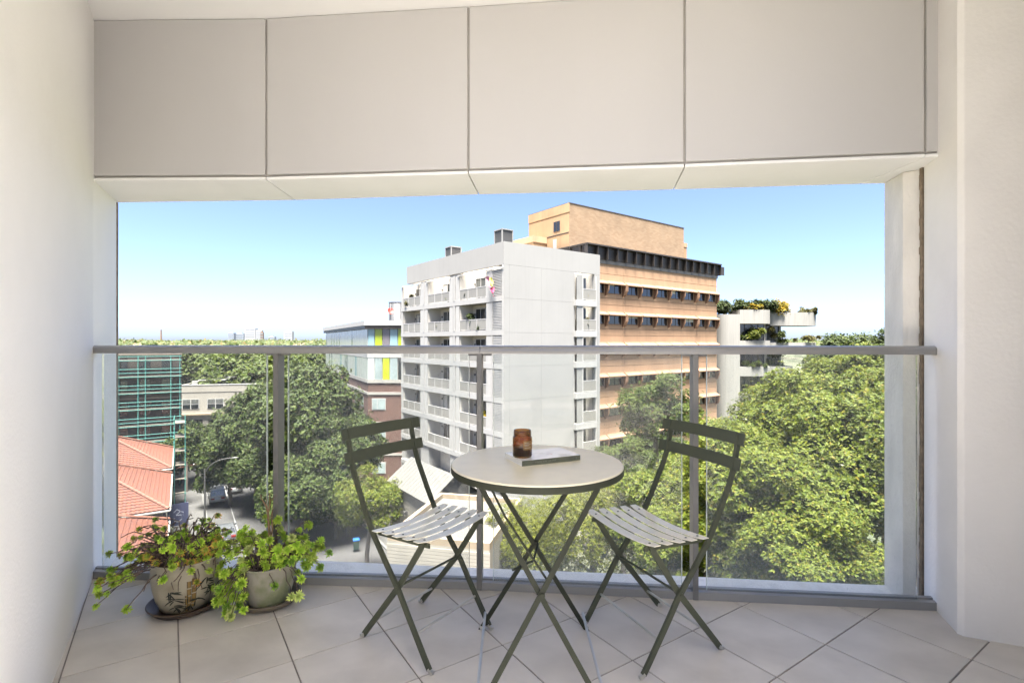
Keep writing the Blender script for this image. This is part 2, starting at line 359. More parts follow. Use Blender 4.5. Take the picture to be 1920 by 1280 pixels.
LZ = -.058
led = MB().prism([(-2.12,2.50),(-.15,2.47),(1.95,2.28)]+[(x, y) for x, y in OP][::-1], LZ-.25, LZ).build('ledge', M['ledge'], bevel=.004)
tag(led, 'white painted outer ledge beyond the foot of the balustrade', 'ledge')

# ------------------------------------------------------------------ balustrade
bal = thing('balustrade', 'glass balustrade with grey metal posts and rounded handrail across the balcony', 'balustrade', (0,0,0))
def railseg(name, p, q, prof, m, smooth=40):
    d = (q-p).normalized(); nrm = Vector((-d.y, d.x)); mb = MB(); n = len(prof)
    vs = [(p.x+nrm.x*u, p.y+nrm.y*u, z) for u, z in prof]+[(q.x+nrm.x*u, q.y+nrm.y*u, z) for u, z in prof]
    mb.add(vs, [tuple(range(n)), tuple(range(2*n-1,n-1,-1))]+[(i, n+i, n+(i+1)%n, (i+1)%n) for i in range(n)])
    return mb.build(name, m, bal, smooth=smooth)
hp = [(-.030,1.107),(.030,1.107),(.033,1.125)]+[(.033*math.cos(a), 1.127+.019*math.sin(a)) for a in [R(x) for x in range(10,175,15)]]+[(-.033,1.125)]
gapv = (RR-RM).normalized()*.0012
railseg('handrail', RL-Vector((.03,-.002)), RM-gapv, hp, M['alu'])
railseg('handrail', RM+gapv, RR+Vector((.03,-.003)), hp, M['alu'])
M['rail_grey'] = mat('grey_channel_paint', (.27,.265,.25), .4, .08, 5)
bp = [(-.028,.0005),(.028,.0005),(.028,.040),(.008,.040),(.008,.032),(-.004,.032),(-.004,.036),(-.028,.036)]
railseg('bottom_rail', RL, RM-gapv*10, bp, M['rail_grey'], None)
railseg('bottom_rail', RM+gapv*10, RR, bp, M['rail_grey'], None)
def onrail(xp):
    """point of the rail line whose plan bearing from the camera is xp (tangent)"""
    for a, b in ((RL, RM), (RM, RR)):
        d = b-a; den = d.x-xp*d.y; t = (xp*a.y-a.x)/den
        if -.0001 <= t <= 1.0001: return a+d*t, d.normalized()
    return (RL, (RM-RL).normalized()) if xp < -.5 else (RR, (RR-RM).normalized())
for xp in (-.4555, -.0625, .3555):
    p, d = onrail(xp); nrm = Vector((-d.y, d.x))
    mb = MB(); pl = [p-d*.0125-nrm*.032, p+d*.0125-nrm*.032, p+d*.0125+nrm*.032, p-d*.0125+nrm*.032]
    mb.prism([tuple(x) for x in pl], .0003, 1.1065); post = mb.build('post', M['alu_dark'], bal, bevel=.003)
    for s in (-1, 1):
        c = p+d*s*.034
        pl = [c-d*.021-nrm*.012, c+d*.021-nrm*.012, c+d*.021+nrm*.012, c-d*.021+nrm*.012]
        MB().prism([tuple(x) for x in pl], 1.098, 1.1065).build('bracket', M['alu_dark'], bal)
edges = [(-.799, -.478), (-.4365, -.0835), (-.0365, .3315), (.380, .790)]
for xa, xb in edges:
    (p, d), (q, _) = onrail(xa), onrail(xb)
    nrm = Vector((-d.y, d.x))*.005
    MB().prism([tuple(p-nrm), tuple(q-nrm), tuple(q+nrm), tuple(p+nrm)], .034, 1.1035).build('glass_pane', M['glass'], bal)
M['glass_edge'] = mat('pale_glass_edge', (.62,.68,.65), .25, .05, 10)
for xa in (-.478, -.4365, -.0835, -.0365, .3315, .380):
    p, d = onrail(xa); nrm = Vector((-d.y, d.x))*.0055
    MB().prism([tuple(p-d*.001-nrm), tuple(p+d*.001-nrm), tuple(p+d*.001+nrm), tuple(p-d*.001+nrm)], .034, 1.104).build('glass_edge', M['glass_edge'], bal)

# ------------------------------------------------------------------ bistro table
TX, TY = .088, 1.812
tab = thing('bistro_table', 'round olive folding bistro table with crossed legs between the two chairs', 'table', (TX, TY, 0))
prof = [(0,.712),(.290,.712),(.2995,.715),(.301,.722),(.3005,.736),(.2975,.7395),(.294,.740),(0,.740)]
MB().lathe(prof, 96).build('tabletop', M['olive_top_sheen'], tab, smooth=35)
MB().lathe([(.2985,.7115),(.3018,.713),(.3025,.722),(.3022,.733),(.3012,.734),(.3008,.722),(.2985,.7135)], 96).build('table_edge', M['olive_shade'], tab, smooth=35)
for s in (-1, 1):                                     # near and far crossed frames
    yt, yf, tx, fx = s*.152, s*.258, .200, .212
    for k in (-1, 1):
        o_ = s*.006*k
        p0 = Vector((k*tx, yt+o_, .712)); p1 = Vector((-k*fx, yf+o_, .004))
        k1 = p0.lerp(p1, .05)
        lg = MB().ribbon([p0+Vector((0,0,.0)), p0.lerp(p1,.02), p0.lerp(p1,.22), p0.lerp(p1,.52), p0.lerp(p1,.96), p1], .024, .009, Vector((1,0,.3*k))).build('leg', M['olive_shade'], tab)
        MB().tube([p1+Vector((-k*.001,0,.012)), p1+Vector((0,0,0))], [.008,.008], 8).build('foot', M['dark_gap'], lg)
    # bracket under the top and the pivot bolt
    MB().box(-.215, yt-.011, .699, .215, yt+.011, .7118).build('bearer', M['olive_shade'], tab)
    pv = (0.006, s*.205, .372)
    MB().tube([(pv[0], pv[1]-.014, pv[2]), (pv[0], pv[1]+.014, pv[2])], .009, 10).build('pivot_bolt', M['olive_shade'], tab, smooth=40)
for k in (-1, 1):
    MB().tube([(k*.196,-.250,.075),(k*.196,.250,.075)], .0052, 8).build('cross_rod', M['steel'], tab, smooth=40)
MB().tube([(-.085,-.185,.44),(-.01,.05,.37),(.015,.205,.37)], .004, 6).build('latch_rod', M['olive_shade'], tab, smooth=40)
MB().tube([(-.165,-.13,.70),(-.11,-.16,.60),(.03,-.19,.40)], .004, 6).build('latch_rod', M['olive_shade'], tab, smooth=40)

# ------------------------------------------------------------------ folding chairs (local: x = forward, y = sitter's side, origin between the feet)
M['black'] = mat('dark_bolt_metal', (.025,.025,.02), .5, .1, 20)
bolt_me = MB().lathe([(0,.0022),(.0032,.002),(.0042,0)], 8).mesh('bolt', M['olive'], 60)
bolt_dark = MB().lathe([(0,.0022),(.0036,.002),(.0048,0)], 8).mesh('bolt_dark', M['black'], 60)
def make_chair(loc, rz, label, half):
    ch = thing('folding_chair', label, 'chair', loc, rz, 'olive folding bistro chairs')
    for s in (-1, 1):
        y = s*half
        pts = [(.184,.012),(.160,.046),(.075,.173),(.030,.244),(-.040,.330),(-.114,.425),(-.165,.515),(-.198,.580),(-.222,.625),(-.240,.672),(-.258,.740),(-.272,.812)]
        b = MB().ribbon([(x, y, z) for x, z in pts], .010, .021, (0,1,0))
        lg = b.build('front_leg', M['olive'], ch, smooth=30)
        MB().ribbon([(.200,y,.006),(.190,y,.007),(.180,y,.016)], .012, .012, (0,1,0)).build('foot', M['steel'], lg)
        yi = s*(half-.012)
        pts = [(-.184,.012),(-.165,.036),(.018,.257),(.128,.420),(.140,.445)]
        lg = MB().ribbon([(x, yi, z) for x, z in pts], .009, .021, (0,1,0)).build('rear_leg', M['olive'], ch, smooth=30)
        MB().ribbon([(-.202,yi,.006),(-.192,yi,.007),(-.180,yi,.016)], .012, .012, (0,1,0)).build('foot', M['steel'], lg)
        MB().bar((-.105,s*(half-.020),.4265), (.165,s*(half-.020),.4355), .016, .007).build('seat_rail', M['olive'], ch)
        MB().tube([(.018,s*(half+.010),.257),(.018,s*(half-.020),.257)], .006, 8).build('pivot_bolt', M['olive'], ch, smooth=40)
    for (x, z, n) in ((.018,.257,'stretcher'),(.112,.114,'stretcher'),(-.122,.085,'stretcher')):
        h_ = half - (.012 if x < 0.02 else 0)
        MB().tube([(x,-h_,z),(x,h_,z)], .0048, 8).build(n, M['steel'] if x != .018 else M['olive'], ch, smooth=40)
    for k in range(5):                                 # seat slats, dished across
        x0 = -.098+k*.0553; n = 12; mb = MB(); vs = []; w_ = .0405; ext = half+.027
        for i in range(n+1):
            t = -1+2*i/n; y = t*ext; z = .4475+.0045*k*.5-.0165*(1-t*t)+.004
            r_ = .007 if i in (0, n) else 0
            vs += [(x0+r_, y, z-.002), (x0+w_-r_, y, z-.002), (x0+w_-r_, y, z), (x0+r_, y, z)]
        fs = [(0,1,2,3), (n*4+3,n*4+2,n*4+1,n*4)]
        for i in range(n):
            o_ = i*4; fs += [(o_+q, o_+4+q, o_+4+(q+1)%4, o_+(q+1)%4) for q in range(4)]
        mb.add(vs, fs); sl = mb.build('seat_slat', M['olive_seat_sheen'], ch, smooth=30)
        for s in (-1, 1):
            yb = s*(half-.016); t = yb/ext
            link('bolt', bolt_dark, sl, (x0+w_/2, yb, .4475+.00225*k-.0165*(1-t*t)+.004))
    tilt = math.atan2(.02, .092)
    for (z0, xb) in ((.795,-.268),(.703,-.247)):       # two back slats, gently curved
        n = 10; vs = []; hh = .0225; ext = half+.040; fs = []
        for i in range(n+1):
            t = -1+2*i/n; y = t*ext; xo = xb+.0075-.020*(1-t*t)+.004
            for (dz, dx) in ((-hh,0),(hh,0),(hh,.0022),(-hh,.0022)):
                vs.append((xo+dx-dz*math.tan(tilt), y, z0+dz))
        fs = [(3,2,1,0), (n*4,n*4+1,n*4+2,n*4+3)]
        for i in range(n):
            o_ = i*4; fs += [(o_+q, o_+(q+1)%4, o_+4+(q+1)%4, o_+4+q) for q in range(4)]
        sl = MB().add(vs, fs).build('back_slat', M['olive'], ch, smooth=30)
        for s in (-1, 1):
            for dz in ((-.011,.011) if z0 > .75 else (0,)):
                t = s*half/ext; xo = xb+.0075-.020*(1-t*t)+.004+.0025
                bo = link('bolt', bolt_dark, sl, (xo-dz*math.tan(tilt), s*half, z0+dz)); bo.rotation_euler = (0, R(90), 0)
                bo = link('bolt', bolt_dark, sl, (xo-.0032-dz*math.tan(tilt), s*half, z0+dz)); bo.rotation_euler = (0, R(-90), 0)
    return ch
make_chair((-.3415,2.045,0), math.atan2(-.575,.818), 'olive folding chair beside the potted succulents, its back to the street trees', .172)
make_chair((.546,2.017,0), math.atan2(-.415,-.910), 'olive folding chair beside the shaded pier, its back to the leafy plane trees', .184)

# ------------------------------------------------------------------ book and candle jar on the table
def tabpt(px, py, z=.740):
    Y = (EYE-z)*960/(py-640); return Vector(((px-960)/960*Y, Y, z))
A_, B_, Cc, D_ = tabpt(979,874,.740), tabpt(1088,862,.740), tabpt(1056,842,.740), tabpt(953,853,.740)
M['cover'] = mat('pale_book_cover', (.90,.89,.86), .28, .1, 9, col2=(.62,.62,.56), mixlo=.56, mixhi=.64, coat=.8)
M['spine'] = mat('dark_green_spine', (.115,.125,.085), .45, .2, 30)
M['paper'] = mat('book_pages', (.80,.78,.72), .8, .15, 200, stretch=(.02,.02,1))
ux = (B_-A_); L_ = ux.length; ux.normalize(); uy = Vector((-ux.y, ux.x, 0)); Wd = .150
book = thing('book', 'closed paperback with pale cover and dark green spine under the amber jar', 'book', A_, math.atan2(ux.y, ux.x))
MB().box(.0015,.002,.0012,L_-.0015,Wd-.002,.0168).build('pages', M['paper'], book)
MB().box(0,.0012,.0168,L_,Wd,.0180).build('cover', M['cover'], book)
MB().box(0,.0012,0,L_,Wd,.0012).build('cover', M['cover'], book)
sp_ = MB().box(0,-.0002,0,L_,.0012,.0180).build('spine', M['spine'], book)
mb = MB()
for k in range(16):
    if k in (5, 9, 12): continue
    x = L_*.22+k*.0052; hgt = .0045
    mb.box(x,-.0006,.007,x+.0009,-.0002,.007+hgt)
    if k % 2: mb.box(x+.0009,-.0006,.007+hgt-.0009,x+.003,-.0002,.007+hgt)
    if k % 3: mb.box(x+.0009,-.0006,.0088,x+.0026,-.0002,.0096)
mb.box(L_-.018,-.0006,.005,L_-.0165,-.0002,.0125)
tag(mb.build('lettering', mat('spine_print', (.24,.25,.19), .6, 0), sp_), kind='stuff')
M['print'] = mat('pale_red_print', (.62,.40,.36), .6, .1, 50)
MB().box(L_*.55,.062,.0180,L_*.62,.0635,.0183).build('title_mark', M['print'], book)
MB().box(L_*.615,.050,.0180,L_*.63,.0635,.0183).build('title_mark', M['print'], book)

m = bpy.data.materials.new('amber_glass'); m.use_nodes = True; n = m.node_tree; b = n.nodes['Principled BSDF']
b.inputs['Base Color'].default_value = (.50,.22,.05,1); b.inputs['Transmission Weight'].default_value = 1; b.inputs['Roughness'].default_value = .03; b.inputs['IOR'].default_value = 1.45
M['amber'] = m
JC = tabpt(979.5,856,.758)
jar = thing('candle_jar', 'amber glass candle jar with threaded neck standing on the book', 'jar', (JC.x, JC.y+.002, .7583))
pr = [(0,0),(.030,.0),(.0335,.003),(.0345,.008),(.0345,.066),(.0338,.0705),(.0315,.0735),(.0300,.0745),(.0300,.0765),(.0318,.0780),(.0318,.0803),(.0300,.0815),(.0300,.0835),(.0318,.0850),(.0318,.0873),(.0300,.0885),(.0303,.0935),(.0296,.0945),(.0284,.0935),(.0282,.0745),(.0312,.067),(.0318,.008),(.030,.005),(0,.005)]
MB().lathe(pr, 48).build('glass_body', M['amber'], jar, smooth=50)
M['wax'] = mat('beige_wax', (.62,.56,.46), .5, .08, 20)  # plain beige wax colour
MB().lathe([(0,.0055),(.0312,.0055),(.0314,.036),(0,.036)], 40).build('wax', M['wax'], jar, smooth=40)
MB().tube([(0,0,.036),(.001,0,.046)], .0011, 6).build('wick', M['dark_gap'], jar)
M['label'] = mat('kraft_jar_label', (.23,.125,.035), .55, .12, 60)
mb = MB(); vs = []; fs = []
for i in range(15):
    a = R(-86+i*75/14); vs += [(.0348*math.cos(a), .0348*math.sin(a), .030), (.0348*math.cos(a), .0348*math.sin(a), .061)]
for i in range(14): fs.append((2*i, 2*i+2, 2*i+3, 2*i+1))
lab = mb.add(vs, fs).build('paper_label', M['label'], jar, smooth=60)
mb = MB()
for r_, (z, a0, a1) in enumerate(((.053,-78,-48),(.047,-78,-36),(.0435,-78,-52),(.036,-78,-40))):
    a = a0
    while a < a1:
        ra, rb = R(a), R(a+2.2); rr = .03495
        mb.quad((rr*math.cos(ra),rr*math.sin(ra),z),(rr*math.cos(rb),rr*math.sin(rb),z),(rr*math.cos(rb),rr*math.sin(rb),z+.0022),(rr*math.cos(ra),rr*math.sin(ra),z+.0022)); a += 3.4
tag(mb.build('label_print', M['dark_gap'], lab), kind='stuff')

# ------------------------------------------------------------------ two potted succulents on saucers
M['pot_a'] = mat('cream_glazed_ceramic', (.40,.365,.275), .32, .2, 12, col2=(.27,.235,.165), mixlo=.45, mixhi=.75, bump=.08, bscale=60)
M['pot_b'] = mat('lichen_stained_ceramic', (.36,.335,.265), .6, .3, 9, col2=(.22,.24,.13), mixlo=.45, mixhi=.62, bump=.2, bscale=80)
M['saucer_a'] = mat('dark_wet_saucer_glaze', (.085,.055,.036), .45, .3, 14)
M['saucer_b'] = mat('mossy_clay_saucer', (.20,.165,.12), .55, .35, 12, bump=.2, bscale=90)
M['soil'] = mat('potting_soil', (.05,.033,.022), .95, .4, 50, bump=.8, bscale=120)
M['ink'] = mat('black_green_glaze_paint', (.022,.028,.022), .35, .2, 40)
M['ochre'] = mat('ochre_glaze_paint', (.30,.19,.06), .35, .3, 40)
M['stem'] = mat('woody_brown_stem', (.15,.108,.088), .8, .4, 60, bump=.3, bscale=200)
M['stem_tan'] = mat('tan_dry_stem', (.20,.125,.065), .8, .3, 60)
def lmat(name, c, tip): 
    m = bpy.data.materials.new(name); m.use_nodes = True; n = m.node_tree; L = n.links; b = n.nodes['Principled BSDF']
    t = n.nodes.new('ShaderNodeTexCoord'); v = n.nodes.new('ShaderNodeVectorMath'); v.operation = 'LENGTH'; L.new(t.outputs['Object'], v.inputs[0])
    r = n.nodes.new('ShaderNodeValToRGB'); r.color_ramp.elements[0].position = .0; r.color_ramp.elements[0].color = tuple(c)+(1,)
    r.color_ramp.elements[1].position = 1.0; r.color_ramp.elements[1].color = tuple(tip)+(1,)
    mr = n.nodes.new('ShaderNodeMapRange'); mr.inputs['From Min'].default_value = .010; mr.inputs['From Max'].default_value = .030; L.new(v.outputs['Value'], mr.inputs['Value'])
    L.new(mr.outputs[0], r.inputs[0])
    oi = n.nodes.new('ShaderNodeObjectInfo'); hs = n.nodes.new('ShaderNodeHueSaturation'); m2 = n.nodes.new('ShaderNodeMapRange'); m2.inputs['To Min'].default_value = .72; m2.inputs['To Max'].default_value = 1.3
    L.new(oi.outputs['Random'], m2.inputs['Value']); L.new(m2.outputs[0], hs.inputs['Value']); L.new(r.outputs[0], hs.inputs['Color'])
    L.new(hs.outputs[0], b.inputs['Base Color']); b.inputs['Roughness'].default_value = .38
    b.inputs['Subsurface Weight'].default_value = 0
    return m
M['succ'] = [lmat('bright_succulent_leaf', (0.458,0.670,0.080), (0.610,0.744,0.108)), lmat('pale_succulent_leaf', (0.671,0.773,0.268), (0.762,0.800,0.268)), lmat('red_tipped_succulent_leaf', (0.458,0.625,0.094), (0.800,0.327,0.094)), lmat('deep_succulent_leaf', (0.244,0.447,0.061), (0.428,0.625,0.080))]
def rosette_mesh(seed, m, size=.030, n=46):
    rg = random.Random(seed); mb = MB()
    for i in range(n):
        f = i/n; az = i*2.39996+rg.uniform(-.2,.2); el = R(84-104*f+rg.uniform(-9,9)); L_ = size*(.40+.60*f**.6)*rg.uniform(.85,1.1)*(1-.15*max(0,f-.8)/.2); w_ = size*(.085+.05*f)
        d = Vector((math.cos(az)*math.cos(el), math.sin(az)*math.cos(el), math.sin(el))); s_ = Vector((-math.sin(az), math.cos(az), 0)); u = s_.cross(d)*-1
        if u.z < 0: u = -u
        b0 = Vector((0,0,-size*.45*f)) + d*size*.04
        md = b0+d*L_*.66; tip = b0+d*L_+u*L_*.10; th_ = size*.07
        vs = [b0-s_*w_*.45, b0+s_*w_*.35, md+s_*w_+u*th_, md-s_*w_+u*th_, md-u*th_*.9, tip+s_*w_*.22, tip-s_*w_*.22, b0+d*L_*.3-u*th_*.8]
        mb.add(vs, [(0,1,7),(0,7,4,3),(1,2,4,7),(4,2,5),(3,4,6),(4,5,6)])
    return mb.mesh('rosette', m, 60)
ROS = [rosette_mesh(10+i, M['succ'][k], n=nn) for i, (k, nn) in enumerate(((0,48),(0,42),(1,44),(2,46),(3,48),(2,40)))]
def potted(name, label, loc, prof_pot, potm, rimr, rimz, specs, seed, saucer_r, saucer_m, slabel):
    rg = random.Random(seed)
    s = MB().lathe([(0,.000),(saucer_r*.78,.000),(saucer_r*.86,.006),(saucer_r*.98,.026),(saucer_r,.031),(saucer_r*.97,.033),(saucer_r*.93,.029),(saucer_r*.80,.011),(0,.010)], 56).build('saucer', saucer_m, smooth=45, loc=loc)
    tag(s, slabel, 'saucer')
    t = thing(name, label, 'potted plant', (loc[0], loc[1], .0105))
    pot = MB().lathe(prof_pot, 64).build('pot', potm, t, smooth=45)
    MB().lathe([(0,rimz-.020),(rimr*.5,rimz-.014),(rimr*.93,rimz-.024)], 32).build('soil', M['soil'], t, smooth=60)
    stems = MB(); nodes = []
    for (az, reach, rise, droop, curl, thick, nrot) in specs(rg):
        a = R(az); d = Vector((math.cos(a), math.sin(a), 0)); sd = Vector((-d.y, d.x, 0))
        r0 = rg.uniform(.1,.75)*rimr; p0 = d*r0+sd*rg.uniform(-.03,.03)+Vector((0,0,rimz-.02))
        p3 = d*(r0*.3+reach)+sd*rg.uniform(-.05,.05)+Vector((0,0,rimz+rise-droop))
        p1 = p0+d*reach*.15+Vector((0,0,.03+max(rise,0)*.7)); p2 = p0.lerp(p3,.62)+Vector((0,0,max(.03, rise*.8+droop*.42)))
        if (p3.xy).length < rimr*1.12: p3.z = max(p3.z, rimz+.01)
        pts = bez(p0, p1, p2, p3, 9)
        pts = [Vector(p)+Vector((rg.uniform(-1,1), rg.uniform(-1,1), rg.uniform(-1,1)))*curl*min(1,i/4) for i, p in enumerate(pts)]
        pts = [Vector((p.x, p.y, max(p.z, .012))) for p in pts]
        stems.tube(pts, [thick*(1-.45*i/9) for i in range(10)], 6)
        nodes.append((pts, nrot, d))
    tag(stems.build('stems', M['stem'], t, smooth=60), kind='stuff')
    for pts, nrot, d in nodes:
        for q in range(nrot):
            i = 9 if q == 0 else rg.choice((6,7,8)); p = pts[i]
            if q: 
                jit = Vector((rg.uniform(-.03,.03), rg.uniform(-.03,.03), rg.uniform(0,.03))); 
                p = p+jit
            dr = (pts[9]-pts[7]).normalized()*.45+Vector((0,0,.75))+Vector((rg.uniform(-.4,.4), rg.uniform(-.4,.4), 0))+Vector((.25,-.4,0))
            ro = link('rosette', ROS[rg.choice(rosw)], t, p)
            ro.rotation_euler = (dr.to_track_quat('Z','Y') @ Matrix.Rotation(rg.uniform(0,6.28),4,'Z').to_quaternion()).to_euler()
            sc_ = rg.uniform(.72,1.12)*ros_scale; ro.scale = (sc_, sc_, sc_)
    return t, pot
rosw = [0,1,1,0,3,5,0,4]; ros_scale = .68
def spec_a(rg):
    out_ = []
    for k in range(190):
        az = rg.uniform(0,360); side = math.cos(R(az-190))
        reach = rg.uniform(.03,.16)+max(0,side)*rg.uniform(0,.16)
        up = rg.random() < .6
        out_.append((az, reach, rg.uniform(.02,.13) if up else rg.uniform(-.02,.05), 0 if up else rg.uniform(.02,.14), .008, rg.uniform(.0022,.0042), 1 if rg.random() < .72 else 0))
    for k in range(70): out_.append((rg.uniform(0,360), rg.uniform(.08,.20), rg.uniform(.01,.12), rg.uniform(0,.05), .011, rg.uniform(.0022,.0038), 0))
    for k in range(30):          # the long runners that sprawl over the wall side
        out_.append((rg.uniform(165,232), rg.uniform(.17,.32), rg.uniform(-.02,.05), rg.uniform(.0,.10), .009, rg.uniform(.002,.0034), rg.choice((1,1,2))))
    for k in range(12): out_.append((rg.uniform(250,340), rg.uniform(.06,.13), .03, rg.uniform(.02,.08), .007, .0024, 2))
    return out_
PA = [(0,0),(.092,0),(.100,.004),(.118,.045),(.131,.10),(.136,.150),(.134,.190),(.138,.205),(.141,.212),(.137,.216),(.127,.210),(.125,.185),(.0,.18)]
LA = (-1.435,2.262,.0002)
pa, pot_a = potted('potted_succulent', 'sprawling woody succulent in a cream pot painted with black bamboo', LA, PA, M['pot_a'], .130, .212, spec_a, 41, .152, M['saucer_a'], 'dark glazed wet saucer under the bamboo painted pot')
rosw = [0,0,1,1,2,0,4,0]; ros_scale = .86
def spec_b(rg):
    out_ = []
    for k in range(78):
        az = rg.uniform(0,360); left = max(0, math.cos(R(az-200))); right = max(0, math.cos(R(az-10)))
        reach = rg.uniform(.02,.14)+left*rg.uniform(0,.09)+right*rg.uniform(0,.10)
        up = rg.random() < .55
        out_.append((az, reach, rg.uniform(.03,.125) if up else rg.uniform(-.01,.05), 0 if up else rg.uniform(.02,.16), .006, rg.uniform(.002,.0034), 2 if rg.random() < .35 else 1))
    for k in range(24):          # shoots hanging over the left lip down to the floor
        out_.append((rg.uniform(195,250), rg.uniform(.10,.21), .02, rg.uniform(.06,.19), .006, .0024, rg.choice((1,2,2))))
    for k in range(14): out_.append((rg.uniform(-40,20), rg.uniform(.12,.24), .05, rg.uniform(.0,.10), .006, .0024, 2))
    return out_
PB = [(0,0),(.078,0),(.086,.004),(.100,.05),(.109,.10),(.113,.140),(.117,.163),(.120,.170),(.116,.174),(.107,.168),(.104,.148),(0,.14)]
LB = (-1.092,2.300,.0002)
pb, pot_b = potted('potted_succulent', 'bright green succulent in a plain lichen stained pot with a tall bare twig', LB, PB, M['pot_b'], .111, .172, spec_b, 77, .134, M['saucer_b'], 'mossy clay saucer under the plain stained pot')
mb = MB()
tw = [(0.005,.01,.15),(.000,.012,.24),(-.004,.012,.31),(-.010,.012,.38)]
mb.tube(tw, [.0075,.007,.006,.005], 7)
mb.tube([(.000,.012,.24),(.010,.013,.31),(.006,.012,.36),(.012,.012,.40)], [.005,.0045,.004,.0026], 6)
mb.tube([(-.010,.012,.38),(-.020,.013,.415),(-.040,.013,.445),(-.043,.013,.465)], [.0048,.004,.003,.002], 6)
mb.tube([(-.010,.012,.38),(-.002,.014,.42),(-.004,.014,.47)], [.0048,.0035,.002], 6)
mb.tube([(-.004,.014,.43),(.012,.014,.445),(.026,.014,.462)], [.002,.0016,.001], 6)
mb.tube([(-.012,.012,.39),(-.016,.014,.44),(-.014,.014,.475)], [.0022,.0016,.001], 6)
mb.build('bare_twig', M['stem_tan'], pb, smooth=60)
# the bamboo brushwork on the cream pot follows its curved wall
def onpot(az, z):
    for i in range(len(PA)-1):
        (r0, z0), (r1, z1) = PA[i], PA[i+1]
        if z0 <= z <= z1 and r0 > .09 and z1 > z0: r = r0+(r1-r0)*(z-z0)/(z1-z0); break
    a = R(az); return ((r+.0012)*math.cos(a), (r+.0012)*math.sin(a), z)
def stroke(mb, az, z, ang, L_, w_):
    n = 5; rows = []
    for i in range(n+1):
        t = i/n; wd_ = w_*math.sin(math.pi*min(1,t*.9+.08))**.8 if t < 1 else .0003
        ca, sa = math.cos(R(ang)), math.sin(R(ang)); cx = L_*t*ca; cz = L_*t*sa-.006*t*t
        rows.append([(az+(cx-sa*s*wd_)/.125*57.3, z+cz+ca*s*wd_) for s in (-1, 1)])
    for i in range(n):
        a, b, c, d = rows[i][0], rows[i+1][0], rows[i+1][1], rows[i][1]
        if all(.006 < q[1] < .19 for q in (a,b,c,d)): mb.add([onpot(*a), onpot(*b), onpot(*c), onpot(*d)], [(0,1,2,3)])
cz_ = math.degrees(math.atan2(-LA[1], -LA[0])); rg = random.Random(3); mb = MB()
for (a0, z0, n_) in ((-27,.104,9),(-22,.072,7),(-20,.040,7),(16,.060,6),(34,.100,7),(30,.135,6),(8,.036,5),(44,.075,5)):
    for k in range(n_):
        stroke(mb, cz_+a0+rg.uniform(-4,4), z0+rg.uniform(-.008,.008), rg.choice((-160,-140,-170,-30,-15,-60,-100,-5,10,170))+rg.uniform(-12,12), rg.uniform(.024,.044), rg.uniform(.0022,.0036))
tag(mb.build('bamboo_leaf_painting', M['ink'], pot_a), kind='stuff')
mb = MB(); mo = MB()
for (a0, z0, z1, w_) in ((3,.02,.150,3.0),(11,.03,.165,3.4),(-1,.012,.09,2.0)):
    z = z0
    while z < z1:
        zz = min(z+.031, z1)
        mo.add([onpot(cz_+a0-w_, z), onpot(cz_+a0+w_, z), onpot(cz_+a0+w_*1.05, zz-.003), onpot(cz_+a0-w_*1.05, zz-.003)], [(0,1,2,3)])
        for s in (-1, 1): mb.add([onpot(cz_+a0+s*w_-.5, z), onpot(cz_+a0+s*w_+.5, z), onpot(cz_+a0+s*w_+.5, zz-.002), onpot(cz_+a0+s*w_-.5, zz-.002)], [(0,1,2,3)])
        z += .033
mo.build('bamboo_stalk_painting', M['ochre'], pot_a); mb.build('bamboo_outline_painting', M['ink'], pot_a)
# ------------------------------------------------------------------ ground, street
M['earth'] = mat('dry_ground', (0.053,0.051,0.032), .95, .4, .05, col2=(0.051,0.065,0.031))
M['asphalt'] = mat('grey_asphalt', (.040,.038,.036), .9, .25, .6, bump=.2, bscale=8, detail=8)
M['paving'] = mat('concrete_paving', (.052,.049,.045), .9, .25, .8, detail=8)
M['kerb'] = mat('kerb_stone', (.10,.096,.088), .9, .2, 2)
M['line'] = mat('road_marking_paint', (.17,.168,.16), .8, .2, 4)
tag(MB().add([(-9000,-200,G-.02),(9000,-200,G-.02),(9000,9000,G-.02),(-9000,9000,G-.02)], [(0,1,2,3)]).build('ground', M['earth']), kind='structure')
LO = Vector((-28.8,43.0)); LD = Vector((-.544,.839)).normalized(); LN = Vector((.839,.544)).normalized()   # street line: along LD, LN points across the road
def st(t, n, z=0.0): p = LO+LD*t+LN*n; return (p.x, p.y, G+z)
def sheet(name, m, t0, t1, n0, n1, z): 
    return tag(MB().add([st(t0,n0,z),st(t0,n1,z),st(t1,n1,z),st(t1,n0,z)][::1], [(0,1,2,3)]).build(name, m), kind='structure')
sheet('road', M['asphalt'], -60, 90, 3.4, 17.5, .004)
def slab(name, m, t0, t1, n0, n1, z):
    a = [st(t0,n0)[:2], st(t0,n1)[:2], st(t1,n1)[:2], st(t1,n0)[:2]]
    return tag(MB().prism(a, G-.05, G+z).build(name, m), kind='structure')
slab('pavement', M['paving'], -60, 90, .2, 3.15, .12); slab('kerb', M['kerb'], -60, 90, 3.152, 3.4, .125)
slab('pavement', M['paving'], -60, 90, 17.75, 22.0, .12); slab('kerb', M['kerb'], -60, 90, 17.5, 17.748, .125)
for k in range(-8, 16): sheet('road_marking', M['line'], k*5, k*5+2.2, 10.3, 10.45, .008)
sheet('road_marking', M['line'], -20, 60, 5.9, 6.0, .008)

